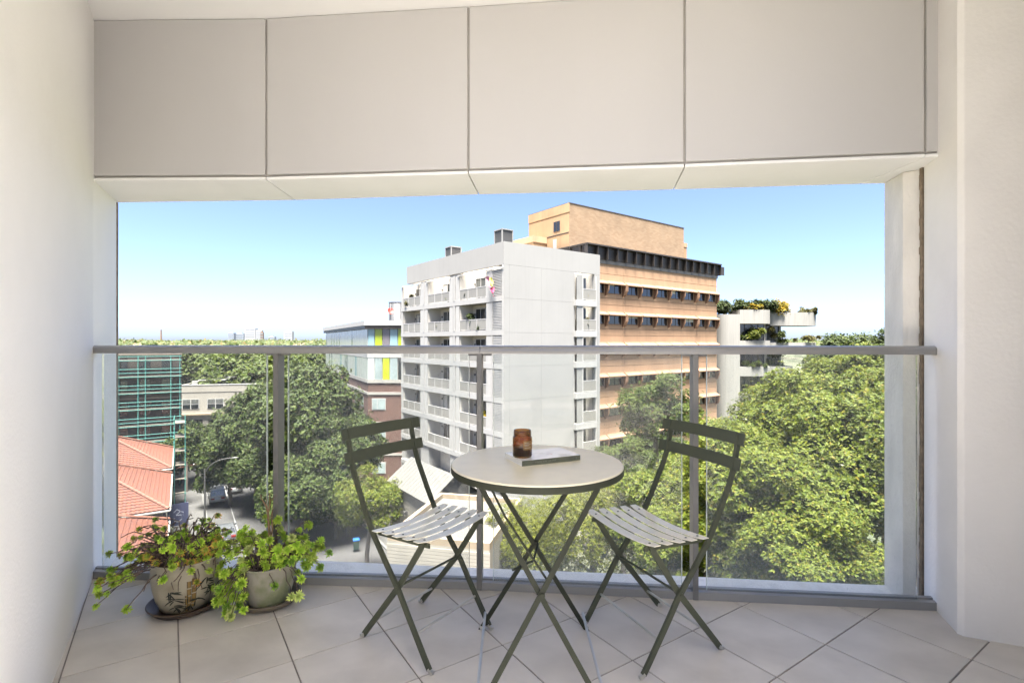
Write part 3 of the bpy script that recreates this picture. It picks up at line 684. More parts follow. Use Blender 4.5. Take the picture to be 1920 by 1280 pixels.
# ------------------------------------------------------------------ white apartment block (local x runs along the plain facade, y along the balcony facade)
M['white'] = mat('weathered_white_paint', (0.246,0.239,0.223), .75, .06, .35, streak=.13, detail=8)
M['white2'] = mat('white_slab_paint', (0.302,0.294,0.277), .7, .05, 1.0, streak=.15)
M['greypan'] = mat('warm_grey_balustrade_panel', (0.204,0.194,0.170), .5, .1, 2)
M['louvre'] = mat('grey_louvre_paint', (0.228,0.221,0.204), .5, .1, 2)
M['screen'] = mat('pale_grey_screen', (0.326,0.316,0.292), .55, .08, 2)
M['recess'] = mat('recess_wall_paint', (0.527,0.489,0.425), .8, .1, .6)
M['win'] = mat('dark_window_glass', (0.020,0.023,0.024), .06, .5, .8, spec=.8)
M['win2'] = mat('curtained_window_glass', (0.109,0.112,0.105), .12, .5, 3.0, spec=.8, stretch=(3,3,.2))
M['frame'] = mat('window_frame_paint', (0.391,0.378,0.357), .5, .05, 2)
M['vent'] = mat('rooftop_vent_metal', (.055,.053,.05), .6, .2, 2)
ROT = math.atan2(.6, .8)
wb = thing('apartment_block', 'white corner apartment block with grey balcony panels and a plain side wall', 'building', (-.7, 44.6, G), ROT)
FL = [6.0+3*k for k in range(7)]
mb = MB(); mb.box(1.6,.95,0,12,21,26.9); mb.box(1.6,.32,0,8.5,.95,26.9); mb.box(11.2,.32,0,12,.95,26.9); mb.box(1.9,2.4,26.9,11.7,19.2,28.0)
mb.build('body', M['recess'], wb)
mb = MB(); mb.box(0,0,26.9,12,.25,28.9); mb.box(0,.25,26.9,.25,19.5,28.9); mb.box(11.75,.25,26.9,12,19.5,28.9); mb.box(.25,19.25,26.9,11.75,19.5,28.9)
mb.build('parapet', M['white'], wb)
mb = MB(); mb.box(.0,.05,0,8.5,.318,26.897); mb.box(11.2,.05,0,12,.318,26.897)
mb.build('side_wall', M['screen'], wb)
zs = [0,3.3]+[f-.05 for f in FL]+[26.895]
for i in range(len(zs)-1):
    for (x0, x1) in ((0,.62),(.62,4.25),(4.25,8.5),(11.2,12)):
        if i+1 < len(zs) and zs[i+1]-zs[i] < .1: continue
        MB().box(x0+.006,.002,zs[i]+.006,x1-.006 if x1 < 12 else x1,.05,zs[i+1]-.006).build('wall_panel', M['white'], wb)
bays = ((2.8,7.5),(9.5,14.2),(16.0,20.5))
for k, f in enumerate(FL):
    if k == 0:
        MB().box(-.02,.02,f-.25,1.6,20.98,f+.20).build('floor_slab', M['white2'], wb); continue
    MB().box(-.02,.33,f-.28,1.6,21,f+.20).build('floor_slab', M['white2'], wb)
    MB().box(8.35,-.32,f-.38,11.25,.30,f+.20).build('window_box_slab', M['white2'], wb)
    b = MB().box(9.34,-.27,f+.32,11.15,-.22,f+1.28).build('balustrade', M['greypan'], wb)
    MB().box(9.30,-.28,f+1.28,11.2,-.21,f+1.33).build('rail', M['frame'], b); MB().box(9.30,-.28,f+.26,11.2,-.21,f+.31).build('rail', M['frame'], b)
    MB().box(8.52,-.26,f+.2,9.28,-.23,f+2.62).build('side_screen', M['louvre'], wb)
    mb = MB(); mb.box(9.28,-.29,f+.2,9.36,-.2,f+2.62); mb.box(11.14,-.29,f+.2,11.2,-.2,f+2.62); mb.build('screen_post', M['frame'], wb)
    wi = MB().box(9.3,.60,f+.2,10.6,.66,f+2.5).build('window', M['win'] if k % 3 else M['win2'], wb)
    MB().box(9.92,.57,f+.2,9.98,.60,f+2.5).build('mullion', M['frame'], wi)
# recess behind the stacked windows, cut out of the body by side boxes
for bi, (y0, y1) in enumerate(bays):
    for k, f in enumerate(FL):
        if k == 0: continue
        fb = MB(); n3 = 3; wdt = (y1-y0)/n3
        fb.box(.02,y0+.0,f+1.20,.08,y1,f+1.26); fb.box(.02,y0,f+.26,.08,y1,f+.31)
        for q in range(n3+1): fb.box(.015,y0+q*wdt-.03,f+.2,.085,y0+q*wdt+.03,f+1.2)
        bl = fb.build('balustrade', M['frame'], wb)
        for q in range(n3): MB().box(.035,y0+q*wdt+.04,f+.33,.065,y0+(q+1)*wdt-.04,f+1.19).build('panel', M['greypan'], bl)
        wy = y0+2.35 if bi != 1 else y0+2.2
        wi = MB().box(1.56,wy,f+.2,1.598,wy+1.7,f+2.35).build('window', M['win'] if (k+bi) % 3 else M['win2'], wb)
        mb = MB(); mb.box(1.52,wy-.06,f+.2,1.56,wy,f+2.4); mb.box(1.52,wy+1.7,f+.2,1.56,wy+1.76,f+2.4); mb.box(1.52,wy-.06,f+2.35,1.56,wy+1.76,f+2.41); mb.box(1.52,wy+.82,f+.2,1.56,wy+.88,f+2.35)
        mb.build('frame', M['frame'], wi)
        if (k*7+bi*3) % 4 == 1:
            MB().box(1.545,wy+.9,f+.25,1.557,wy+1.6,f+2.3).build('curtain', M['recess'], wi)
        MB().box(1.5,y0+4.2,f+1.75,1.598,y0+4.32,f+1.95).build('wall_lamp', M['vent'], wb)
        # side wall of the recess
        MB().box(.1,y1-.02,f+.2,1.595,y1+.0,f+2.75).build('recess_side', M['recess'], wb)
for (y0, y1) in ((7.5,9.5),(14.2,16.0),(20.5,21)):
    MB().box(.10,y0+.002,2.0,1.59,y1-.002,26.8).build('pier', M['white2'], wb)
    for k, f in enumerate(FL[1:]):
        if y1-y0 > 1:
            MB().box(-.0,y0+.05,f+.2,.06,y0+.72,f+2.66).build('screen', M['screen'], wb)
            MB().box(-.0,y1-.72,f+.2,.06,y1-.05,f+2.66).build('screen', M['screen'], wb)
            MB().box(-.04,(y0+y1)/2-.13,f+.2,.08,(y0+y1)/2+.13,f+2.70).build('post', M['white2'], wb)
        else: MB().box(-.0,y0+.05,f+.2,.06,y1-.05,f+2.66).build('screen', M['screen'], wb)
for k, f in enumerate(FL[1:]):
    MB().box(-.0,1.86,f+.2,.06,2.76,f+2.66).build('screen', M['screen'], wb)
    MB().box(-.03,1.76,f+.2,.07,1.86,f+2.68).build('post', M['white2'], wb)
    lv = MB().box(.03,.34,f+.2,.07,1.76,f+2.66).build('louvre_screen', M['louvre'], wb)
    for q in range(17): 
        z = f+.28+q*.14; MB().add([(-.005,.36,z),(-.005,1.74,z),(.03,1.74,z+.10),(.03,.36,z+.10)], [(0,1,2,3)]).build('slat', M['louvre'], lv)
mb = MB()
for (y0, y1) in bays+((.34,2.8),):
    mb.box(-.09,y0-.3,26.60,-.03,y1+.3,26.66)
    for q in range(5): yq = y0+(y1-y0)*q/4; mb.box(-.09,yq-.02,26.66,.10,yq+.02,26.70)
mb.build('shade_frame', M['frame'], wb)
# lowest level: strip windows, base walls and columns
MB().box(.06,9.0,2.6,1.59,20.9,5.74).build('base_wall', M['white2'], wb)
for q in range(4):
    wi = MB().box(.02,9.6+q*2.75,3.8,.058,12.0+q*2.75,5.3).build('window', M['win2'], wb)
    for e in range(5): MB().box(-.01,9.6+q*2.75+e*.58,3.78,.02,9.66+q*2.75+e*.58,5.32).build('mullion', M['frame'], wi)
for y in (.4,3.6,8.3): MB().box(.02,y,0,.8,y+.75,5.74).build('column', M['white2'], wb)
MB().box(.9,.4,0,1.59,9.0,5.7).build('base_infill', M['recess'], wb)
for (x, y, zt) in ((.35,.75,30.12),(.35,9.7,29.9)):
    v = MB().box(x,y,27.0,x+1.15,y+1.15,zt).build('roof_vent', M['vent'], wb)
    mb = MB()
    for (a, c) in ((0,0),(1.15,0),(0,1.15),(1.15,1.15)): mb.box(x+a-.05,y+c-.05,27.0,x+a+.05,y+c+.05,zt+.05)
    mb.box(x-.06,y-.06,zt-.03,x+1.21,y+1.21,zt+.07); mb.build('vent_frame', M['louvre'], v)

# ------------------------------------------------------------------ brown concrete building with hooded windows
M['conc'] = mat('stained_terracotta_concrete', (.405,.25,.145), .85, .22, .35, streak=.42, bump=.2, bscale=4, detail=9)
M['conc2'] = mat('hood_concrete', (0.216,0.124,0.072), .85, .2, 1.2, streak=.3, bump=.2, bscale=6)
M['bronze'] = mat('dark_bronze_cladding', (0.058,0.048,0.039), .45, .3, .7, metal=.35, detail=6)
M['tanbrick'] = brickmat('tan_brick', (.255,.175,.104), (.215,.138,.078), (.23,.165,.104), .5, .17)
M['tan'] = mat('tan_concrete', (0.303,0.193,0.102), .85, .18, .5, streak=.35)
bb = thing('office_building', 'brown concrete building with rows of hooded windows under a dark metal parapet', 'building', (8.22, 56.4, G), ROT)
BW = 25.6
MB().box(0,.30,0,BW,16,29.3).build('body', M['dark_gap'], bb)
joints = [0,6.0,20.4,BW]; rows = [27.1-3.5*k for k in range(8)]
lev = [0]+sorted([r+.75 for r in rows if r > 3]+[r-2.0 for r in rows if r > 3])+[29.3]
for i in range(len(joints)-1):
    for j in range(len(lev)-1):
        if lev[j+1]-lev[j] < .3: continue
        MB().box(joints[i]+.02,.0,lev[j]+.02,joints[i+1]-.02,.298,lev[j+1]-.02).build('wall_panel', M['conc'], bb)
MB().box(BW-.0,.02,0,BW+.01,15.9,29.2).build('end_wall', M['conc'], bb)
D_ = .62
rgb_ = random.Random(4)
def hood(x0, x1, z, leftfin):
    mb = MB(); t = .10
    mb.add([(x0,-.002,z),(x1,-.002,z),(x1,-D_,z-.36),(x0,-D_,z-.36),(x0,-.002,z-.14),(x1,-.002,z-.14),(x1,-D_,z-.48),(x0,-D_,z-.48)],
           [(0,1,2,3),(7,6,5,4),(3,2,6,7),(0,3,7,4),(2,1,5,6)])
    for xf in ([x1-t] if not leftfin else [x1-t, x0]):
        vs = [(-.002,z-.145),(-D_+.02,z-.482),(-D_+.02,z-1.10),(-D_*.5,z-1.62),(-.002,z-1.75)]
        n = len(vs)
        mb.add([(xf,y,q) for y, q in vs]+[(xf+t,y,q) for y, q in vs], [tuple(range(n-1,-1,-1)), tuple(range(n,2*n))]+[(i,(i+1)%n,n+(i+1)%n,n+i) for i in range(n)])
    h_ = mb.build('window_hood', M['conc2'], bb)
    wi = MB().box(x0+.12,-.03,z-1.42,x1-.3,-.004,z-.30).build('window', M['win'], bb)
    if rgb_.random() < .4: MB().box(x0+.14,-.034,z-.32-rgb_.uniform(.2,.8),(x0+x1)/2-.05 if rgb_.random() < .5 else x1-.32,-.0302,z-.31).build('blind', M['recess'], wi)
    MB().box(x0+.12,-.06,z-1.50,x1-.2,-.003,z-1.42).build('sill', M['conc2'], wi)
    MB().box((x0+x1)/2-.04,-.05,z-1.42,(x0+x1)/2+.04,-.031,z-.30).build('mullion', M['bronze'], wi)
for r_ in rows:
    if r_ < 4: continue
    xs = [(.25,3.0,False),(3.12,5.90,False)]+[(6.12+2.85*k,6.12+2.85*(k+1)-.12,k == 0) for k in range(5)]+[(20.5,22.9,True),(23.0,25.4,False)]
    for (a, c, lf) in xs: hood(a, c, r_, lf)
MB().box(-.05,-.10,28.95,BW+.1,16,29.32).build('grey_sill', M['vent'], bb)
MB().box(-.25,-.05,29.32,BW+.25,16.2,30.8).build('metal_parapet', M['bronze'], bb)
MB().box(-.42,-.55,30.8,BW+.42,16.4,30.95).build('parapet_cap', M['bronze'], bb)
for k in range(17):
    x = -.35+k*1.64
    MB().bar((x,-.28,29.36),(x,-.28,30.8),.46,.07,(0,1,0)).build('fin', M['bronze'], bb)
    MB().box(x+.1,-.075,29.5,x+1.5,-.051,30.7).build('panel', M['vent'] if k in (13,14) else M['bronze'], bb)
for k in range(6): MB().bar((-.34,.6+k*1.64,29.36),(-.34,.6+k*1.64,30.8),.2,.07,(1,0,0)).build('fin', M['bronze'], bb)
ph = (1.0, 3.8)
MB().box(ph[0],ph[1],29.3,ph[0]+22.4,ph[1]+7.6,36.38).build('penthouse', M['tanbrick'], bb)
MB().box(ph[0]-.06,ph[1]+.02,29.4,ph[0]-.002,ph[1]+7.55,35.2).build('penthouse_end', M['tan'], bb)
MB().box(ph[0]-.10,ph[1]-.04,35.35,ph[0]-.002,ph[1]+7.6,36.40).build('penthouse_end_cap', M['tan'], bb)
MB().box(ph[0]-.08,ph[1]-.05,36.38,ph[0]+22.45,ph[1]+7.65,36.46).build('roof_edge', M['vent'], bb)
MB().box(ph[0]-.09,ph[1]+.02,32.9,ph[0]-.061,ph[1]+7.55,33.0).build('groove', M['bronze'], bb)
wi = MB().box(ph[0]-.10,ph[1]+1.6,33.4,ph[0]-.062,ph[1]+2.7,34.6).build('window', M['win'], bb); MB().box(ph[0]-.13,ph[1]+2.1,33.4,ph[0]-.10,ph[1]+2.2,34.6).build('mullion', M['bronze'], wi)
MB().box(ph[0]-.10,ph[1]+2.2,30.2,ph[0]-.062,ph[1]+2.8,32.5).build('white_strip_window', M['white2'], bb)
MB().box(ph[0]+22.4,ph[1]+.6,29.3,ph[0]+24.0,ph[1]+5.5,33.9).build('stair_block', M['tan'], bb); MB().box(ph[0]+22.4,ph[1]+.55,33.9,ph[0]+24.05,ph[1]+5.55,34.5).build('stair_block_cap', M['conc'], bb)
mb = MB(); mb.box(ph[0]-2.2,ph[1]+4.0,29.3,ph[0]-.11,ph[1]+12,32.2); mb.build('lift_block', M['tan'], bb)
MB().box(ph[0]-2.3,ph[1]+3.9,32.2,ph[0]-.11,ph[1]+12,32.95).build('lift_block_cap', M['conc'], bb)
ar = [(1.3*math.cos(R(a)), 1.3*math.sin(R(a))) for a in range(0,181,15)]
mb = MB(); n = len(ar); yb = ph[1]+8.2
mb.add([(ph[0]-2.24,yb+u,30.9+v) for u, v in ar]+[(ph[0]-2.205,yb+u,30.9+v) for u, v in ar], [tuple(range(n)), tuple(range(2*n-1,n-1,-1))]+[(i,n+i,n+(i+1)%n,(i+1)%n) for i in range(n)])
mb.build('arched_window', M['win'], bb)

# ------------------------------------------------------------------ white concrete building with planted, curved balconies
M['board'] = mat('board_marked_white_concrete', (.235,.225,.20), .9, .15, 1.2, streak=.55, bump=.3, bscale=6, stretch=(2,2,.15), detail=8)
cb = thing('terrace_building', 'pale concrete building with curved planted balconies behind the plane trees', 'building', (30.0, 74.0, G))
def arcpts(cx, cy, r, a0, a1, n=8): return [(cx+r*math.cos(R(a0+(a1-a0)*i/n)), cy+r*math.sin(R(a0+(a1-a0)*i/n))) for i in range(n+1)]
MB().prism([(0,1.6)]+arcpts(1.6,1.6,1.6,180,270)+[(2.95,0),(2.95,9),(0,9)], 0, 24.1).build('pylon', M['board'], cb)
MB().box(2.952,1.6,0,7.4,9,23.2).build('body', M['recess'], cb); MB().box(7.4,3.4,0,10.4,9,23.2).build('body', M['recess'], cb)
tops = [25.0-2.3, 19.55, 15.7, 11.85, 8.0]
def frontpoly(xr, split):
    if split: return [(2.954,.05),(6.0,.0),(7.9,.85),(8.2,3.0),(8.2,4.0),(2.954,4.0)]
    return [(2.954,.05),(5.4,-.05),(6.3,.05),(7.1,.35),(7.7,.85),(8.05,1.5),(8.1,2.2),(8.1,4.0),(2.954,4.0)]
wing = [(8.25,1.9),(9.4,1.45),(11,1.25),(12.8,1.4),(14.4,1.9),(15.6,2.8),(16.2,4.0),(16.3,7),(8.25,7)]
for i, z in enumerate([22.75, 18.95, 15.15, 11.35, 7.55]):
    hh = 2.0 if i == 0 else 1.35
    MB().prism(frontpoly(0, 0), z, z+hh).build('balcony_parapet', M['board'], cb)
    if i < 2: MB().prism(wing, z-.25 if i == 0 else z, z+hh-.3).build('balcony_parapet', M['board'], cb)
    if i == 2: MB().prism([(8.15,2.2),(10.2,1.8),(11.6,2.2),(12.3,3.2),(12.4,7),(8.15,7)], z+.05, z+1.3).build('balcony_parapet', M['board'], cb)
    if i:
        zt = z+hh; 
        wi = MB().box(3.2,1.45,zt,7.2,1.59,zt+2.35).build('window', M['win'], cb)
        for x in (3.2,4.2,5.2,6.2,7.1): MB().box(x,1.38,zt,x+.09,1.45,zt+2.35).build('mullion', M['bronze'], wi)
        if i < 3:
            wi = MB().box(8.3,3.25,zt,10.3,3.39,zt+2.3).build('window', M['win2'], cb)
            for x in (8.3,9.3,10.2): MB().box(x,3.18,zt,x+.1,3.25,zt+2.3).build('mullion', M['frame'], wi)
MB().box(10.2,3.0,0,10.45,3.39,22.4).build('end_column', M['board'], cb)

# ------------------------------------------------------------------ brick building with a coloured glass upper storey
M['redbrick'] = brickmat('dark_red_brick', (0.092,0.039,0.027), (0.071,0.029,0.020), (0.136,0.105,0.085), .24, .086)
M['band'] = mat('pale_band', (0.255,0.240,0.214), .8, .15, 1)
GP = {'white': mat('white_glass_panel', (0.422,0.449,0.428), .15, .1, .8, spec=.6), 'blue': mat('pale_blue_glass_panel', (0.224,0.340,0.360), .12, .1, .8, spec=.6), 'lime': mat('lime_glass_panel', (0.292,0.354,0.020), .15, .08, .8, spec=.6), 'plum': mat('grey_mauve_glass_panel', (0.150,0.136,0.146), .12, .1, .8, spec=.6), 'aqua': mat('aqua_grey_glass_panel', (0.245,0.292,0.286), .1, .25, .8, spec=.6), 'dark': M['win']}
kb = thing('brick_office', 'red brick building with two storeys of white, blue and lime glass panels on top', 'building', (-19.7, 70.0, G))
lv = Vector((-18.6,36.0)).normalized(); ln_ = Vector((-lv.y, lv.x))  # left facade direction (recedes)
q = [(0,0),(16,0),(16,42),(lv.x*42,lv.y*42)]
MB().prism(q, 0, 14.55).build('brick_body', M['redbrick'], kb)
q2 = [(.1,.12),(16,.12),(16,42),(lv.x*42+.3,lv.y*42)]
MB().prism(q2, 14.55, 22.1).build('upper_body', M['recess'], kb)
def strip(z0, z1, o, m, name, ext=42):
    a = Vector((-.0,-.0))
    pts = [(16,-o),(-o*.55,-o),(lv.x*ext-o*.9,lv.y*ext-o*.4),(lv.x*ext+.2,lv.y*ext),(.2,.2),(16,.2)]
    return MB().prism(pts, z0, z1).build(name, m, kb)
strip(14.5, 14.95, .12, M['band'], 'band'); strip(17.95, 18.75, .10, M['white2'], 'band'); strip(12.9, 13.25, .10, M['band'], 'band'); strip(9.0,9.2,.08,M['band'],'band'); strip(4.6,4.9,.08,M['band'],'band')
strip(21.9, 22.35, .5, M['bronze'], 'roof_soffit'); strip(22.35, 23.0, .62, M['white2'], 'roof_edge')
MB().prism([(1,1),(15.8,1),(15.8,41),(lv.x*42+2,lv.y*42)], 22.36, 22.9).build('roof', M['vent'], kb)
rg = random.Random(8)
def gpan(p0, p1, z0, z1, key):
    d = (p1-p0).normalized(); nn = Vector((d.y,-d.x))
    a, b = p0+d*.05, p1-d*.05
    mb = MB().prism([tuple(a+nn*.0), tuple(b+nn*.0), tuple(b+nn*.07), tuple(a+nn*.07)], z0, z1)
    return mb.build('glass_panel', GP[key], kb)
for si, (z0, z1) in enumerate(((14.97,17.93),(18.77,21.88))):
    n = 27
    for k in range(n):
        p0 = lv*(1.55*(k+1)); p1 = lv*(1.55*k)
        key = rg.choice(['white','white','white','white','aqua','blue','aqua']) if si == 0 else rg.choice(['white','white','white','white','aqua'])
        gpan(Vector(p0), Vector(p1), z0, z1, key)
    seq = (['blue','lime','plum','blue','lime','white'] if si else ['white','aqua','lime','aqua','dark','white'])
    xs = [0,.95,2.0,3.0,4.1,5.2,6.3] 
    for k in range(6): gpan(Vector((xs[k],0)), Vector((xs[k+1],0)), z0, z1, seq[k])
    for k in range(6,12): gpan(Vector((xs[6]+(k-6)*1.5,0)), Vector((xs[6]+(k-5)*1.5,0)), z0, z1, rg.choice(['white','blue','lime']))
for zr in (10.9, 6.6, 2.2):
    for (x0, w_) in ((.55,1.9),(4.6,1.6),(8,1.9)):
        fr = MB().box(x0,-.05,zr-.1,x0+w_,.02,zr+1.5).build('window', M['white2'], kb)
        MB().box(x0+.09,-.08,zr,x0+w_*.38,-.051,zr+1.4).build('pane', GP['aqua'], fr); MB().box(x0+w_*.38+.09,-.08,zr,x0+w_-.09,-.051,zr+1.4).build('pane', GP['aqua'], fr)
    for k in range(7):
        p = lv*(3+k*4.6); a, b = Vector(p), Vector(p+lv*1.8); nn = Vector((-lv.y, lv.x))
        MB().prism([tuple(a-nn*.02), tuple(b-nn*.02), tuple(b+nn*.06), tuple(a+nn*.06)], zr, zr+1.4).build('window', GP['aqua'], kb)
def tank(x, y, r, h):
    pr = [(0,0)]
    for k in range(26): z = h*k/26; pr += [(r, z), (r*1.02, z+h/104), (r, z+h/52)]
    pr += [(r*1.05,h),(r*1.05,h+.1),(0,h+.1)]
    return MB().lathe(pr, 36, (x, y, 22.9)).build('roof_tank', M['tankm'], kb, smooth=30)
M['tankm'] = mat('grey_corrugated_metal', (0.245,0.245,0.241), .45, .15, 1, metal=.4)
tank(2.7,6,1.25,3.0); tank(6.4,5.5,1.6,3.3)
M['red'] = mat('red_dish_paint', (0.286,0.027,0.017), .5, .2, 3)
dish = thing('satellite_dish', 'small red satellite dish on a pole in front of the grey roof tanks', 'satellite dish', (-17.55, 74.0, G+23.0))
MB().tube([(0,0,-.1),(0,0,2.6)], .06, 8).build('pole', M['white2'], dish)
dm = MB().lathe([(0,0),(.25,.03),(.42,.10),(.50,.17),(.47,.17),(.25,.06),(0,.03)], 20).build('dish', M['red'], dish, smooth=60, loc=(0,-.1,1.5)); dm.rotation_euler = (R(65),0,R(35))

# ------------------------------------------------------------------ small weatherboard house, and the pale flat roofed annexe
M['cream'] = mat('cream_weatherboard', (0.238,0.216,0.176), .8, .15, 1.2, streak=.2)
M['tin'] = mat('pale_metal_roof', (0.108,0.103,0.092), .45, .08, .5, metal=.15, streak=.15)
M['cap'] = mat('tan_parapet_cap', (0.219,0.171,0.114), .7, .15, 2)
hd = Vector((4.4,-6.1)).normalized()
hs = thing('cottage', 'narrow cream cottage with a pale metal roof below the white apartment block', 'house', (-10.6,45.0,G), math.atan2(hd.y, hd.x))
E_, RI, L_, Wd = 8.15, 9.75, 7.5, 2.0
MB().box(0,0,0,L_,4.4,E_-.12).build('wall', M['cream'], hs)
n = 20
for k in range(n):
    z = (E_-.2)*k/n; h_ = (E_-.2)/n
    MB().add([(0,-.028,z),(L_,-.028,z),(L_,-.006,z+h_-.004),(0,-.006,z+h_-.004),(0,-.001,z),(L_,-.001,z)], [(0,1,2,3),(4,5,1,0)]).build('weatherboard', M['cream'], hs)
MB().add([(L_+.002,-.01,E_-.1),(L_+.002,4.2,E_-.1),(L_+.002,Wd,RI-.15)], [(0,1,2)]).build('gable', M['vent'], hs)
rf = MB().add([(-.25,-.35,E_-.22),(L_+.3,-.35,E_-.22),(L_+.3,Wd,RI),(-.25,Wd,RI),(-.25,4.6,E_-.2),(L_+.3,4.6,E_-.2),(-.25,-.35,E_-.30),(L_+.3,-.35,E_-.30),(L_+.3,Wd,RI-.09),(-.25,Wd,RI-.09),(-.25,4.6,E_-.28),(L_+.3,4.6,E_-.28)],
   [(0,1,2,3),(3,2,5,4),(7,6,9,8),(8,9,10,11),(0,6,7,1),(1,7,8,2),(2,8,11,5),(6,0,3,9),(9,3,4,10)]).build('roof', M['tin'], hs)
for k in range(13):
    x = .3+k*.57; MB().bar((x,-.35,E_-.215),(x,Wd,RI+.01),.02,.03).build('roof_seam', M['tin'], rf)
for (x, z0, w_, h_) in ((1.0,5.0,.85,2.0),(5.2,3.9,1.1,2.6)):
    wi = MB().box(x,-.10,z0,x+w_,-.03,z0+h_).build('window', M['win'], hs)
    mb = MB(); mb.box(x-.08,-.13,z0-.08,x,-.02,z0+h_+.08); mb.box(x+w_,-.13,z0-.08,x+w_+.08,-.02,z0+h_+.08); mb.box(x,-.13,z0+h_*.48,x+w_,-.101,z0+h_*.52); mb.box(x-.08,-.13,z0+h_,x+w_+.08,-.02,z0+h_+.08); mb.build('frame', M['cream'], wi)
MB().box(3.2,-.35,5.9,3.45,-.03,6.2).build('vent_hood', M['vent'], hs)
an = thing('annexe', 'low annexe with a white flat roof and tan edged parapet beside the cream cottage', 'building', (-5.6,36.9,G), math.atan2(-1.1,4.6))
MB().box(0,-7.2,0,6.2,1.2,8.55).build('wall', M['cream'], an)
MB().box(.28,-6.92,8.55,5.92,.92,8.62).build('flat_roof', M['tin'], an)
mb = MB(); mb.box(0,-7.2,8.55,.28,1.2,8.95); mb.box(5.92,-7.2,8.55,6.2,1.2,8.95); mb.box(.28,.92,8.55,5.92,1.2,8.95); mb.box(.28,-7.2,8.55,5.92,-6.92,8.95); mb.build('parapet', M['cap'], an)
for k in range(6):
    z = 8.4-k*.2; MB().box(-.03,-7.23,z-.18,6.23,-7.2,z).build('weatherboard', M['cream'], an)
# ------------------------------------------------------------------ terracotta roofed terrace houses along the street
M['terra'] = mat('terracotta_tiles', (.09,.026,.010), .8, .22, 3.5, col2=(.066,.020,.012), mixlo=.4, mixhi=.62, bump=.25, bscale=14, streak=.12)
M['ridge'] = mat('pale_terracotta_ridge', (.12,.047,.028), .8, .15, 3)
M['rend'] = mat('cream_render', (0.214,0.195,0.162), .85, .2, .8, streak=.3)
RH = math.atan2(LD.y, LD.x)
ridge_me = None
def terrace(t0, D, Wd, e, pitch, label):
    p = LO+LD*t0; hs = thing('terrace_house', label, 'house', (p.x, p.y, G), RH, 'terracotta roofed houses along the street')
    ez = e-G; rise = D/2*math.tan(R(pitch)); H = D/2
    MB().box(.45,.45,0,D-.45,Wd-.45,ez-.05).build('wall', M['rend'], hs)
    MB().box(0.05,.05,ez-.25,D-.05,Wd-.05,ez-.02).build('eave', M['band'], hs)
    A, B, Cq, Dq = (0,0), (D,0), (D,Wd), (0,Wd); P, Q = (H,H), (H,Wd-H)
    rf = None
    for (a, b, c, d) in ((A,B,P,P),(Dq,A,P,Q),(B,Cq,Q,P)):     # lower-left, lower-right, upper-right, upper-left
        a, b, c, d = [Vector(x) for x in (a,b,c,d)]; n = int(H/math.cos(R(pitch))/.34)
        low = (b-a).normalized(); outn = Vector((low.y,-low.x)); mb = MB()
        for k in range(n):
            s0, s1 = k/n, (k+1)/n; l0, r0, l1, r1 = a.lerp(d,s0), b.lerp(c,s0), a.lerp(d,s1), b.lerp(c,s1)
            z0, z1 = ez+rise*s0, ez+rise*s1; lift = .075
            m_ = max(1, int((r0-l0).length/.30))
            for q in range(m_):                                    # every tile column rolls a little
                u0, u1 = q/m_, (q+1)/m_; um = (u0+u1)/2
                w0, w1 = l0.lerp(r0,u0), l0.lerp(r0,u1); wm = l0.lerp(r0,um); v0, v1, vm = l1.lerp(r1,u0), l1.lerp(r1,u1), l1.lerp(r1,um)
                mb.add([(w0.x,w0.y,z0+lift-.03),(wm.x,wm.y,z0+lift+.015),(w1.x,w1.y,z0+lift-.03),(v1.x,v1.y,z1),(vm.x,vm.y,z1+.03),(v0.x,v0.y,z1),(w0.x,w0.y,z0-.02),(w1.x,w1.y,z0-.02)],
                       [(0,1,4,5),(1,2,3,4),(6,7,2,1,0)])
        o = mb.build('roof', M['terra'], hs); o['kind'] = 'stuff'; rf = o
    for (a, b) in ((A,P),(B,P),(P,Q)):
        a3 = Vector((a[0],a[1],ez+(0 if a in (A,B) else rise)+.06)); b3 = Vector((b[0],b[1],ez+rise+.10)); n = int((b3-a3).length/.42)
        for k in range(n):
            p0, p1 = a3.lerp(b3, k/n), a3.lerp(b3, (k+1.12)/n); d_ = (p1-p0)
            o = link('ridge_tile', ridge_me, hs, p0); o.rotation_euler = d_.to_track_quat('X','Z').to_euler(); o.scale = (d_.length/.45, 1, 1)
    # gutter, downpipe, windows in the end wall
    MB().tube([(-.02,-.07,ez-.12),(D+.02,-.07,ez-.12)], .07, 6).build('gutter', M['band'], hs); MB().tube([(-.07,-.07,ez-.12),(-.07,Wd,ez-.12)], .07, 6).build('gutter', M['band'], hs)
    for x in (2.2, 6.2, 10.2):
        for z in (1.0, 4.0):
            wi = MB().box(x,.40,z,x+1.1,.448,z+1.6).build('window', M['win'], hs); MB().box(x-.08,.36,z-.1,x+1.18,.399,z).build('sill', M['band'], wi)
    return hs, rise
mb = MB(); n = 7
vs = []
for i, (x, r_) in enumerate(((0,.17),(.40,.145),(.45,.145))):
    for k in range(n): a = math.pi*k/(n-1); vs.append((x, r_*math.cos(a), r_*math.sin(a)*.8))
fs = [(i*n+k, i*n+k+1, (i+1)*n+k+1, (i+1)*n+k) for i in range(2) for k in range(n-1)]+[tuple(range(n-1,-1,-1))]
ridge_me = mb.add(vs, fs).mesh('ridge_tile', M['ridge'], 60)
terrace(-17.2, 14.2, 20, -12.9, 28, 'terracotta roofed house nearest the balcony, directly behind the left succulent')
h2, _ = terrace(0, 14.0, 20, -12.9, 28, 'middle of the three terracotta roofed houses, a small gap either side')
h3, rs3 = terrace(16.7, 13.0, 20, -12.9, 27, 'terracotta roofed house with a dark flue pipe below the scaffolded wall')
MB().tube([(3.2,7.6,7.2),(3.2,7.6,9.6)], .14, 8).build('flue', M['bronze'], h3); 

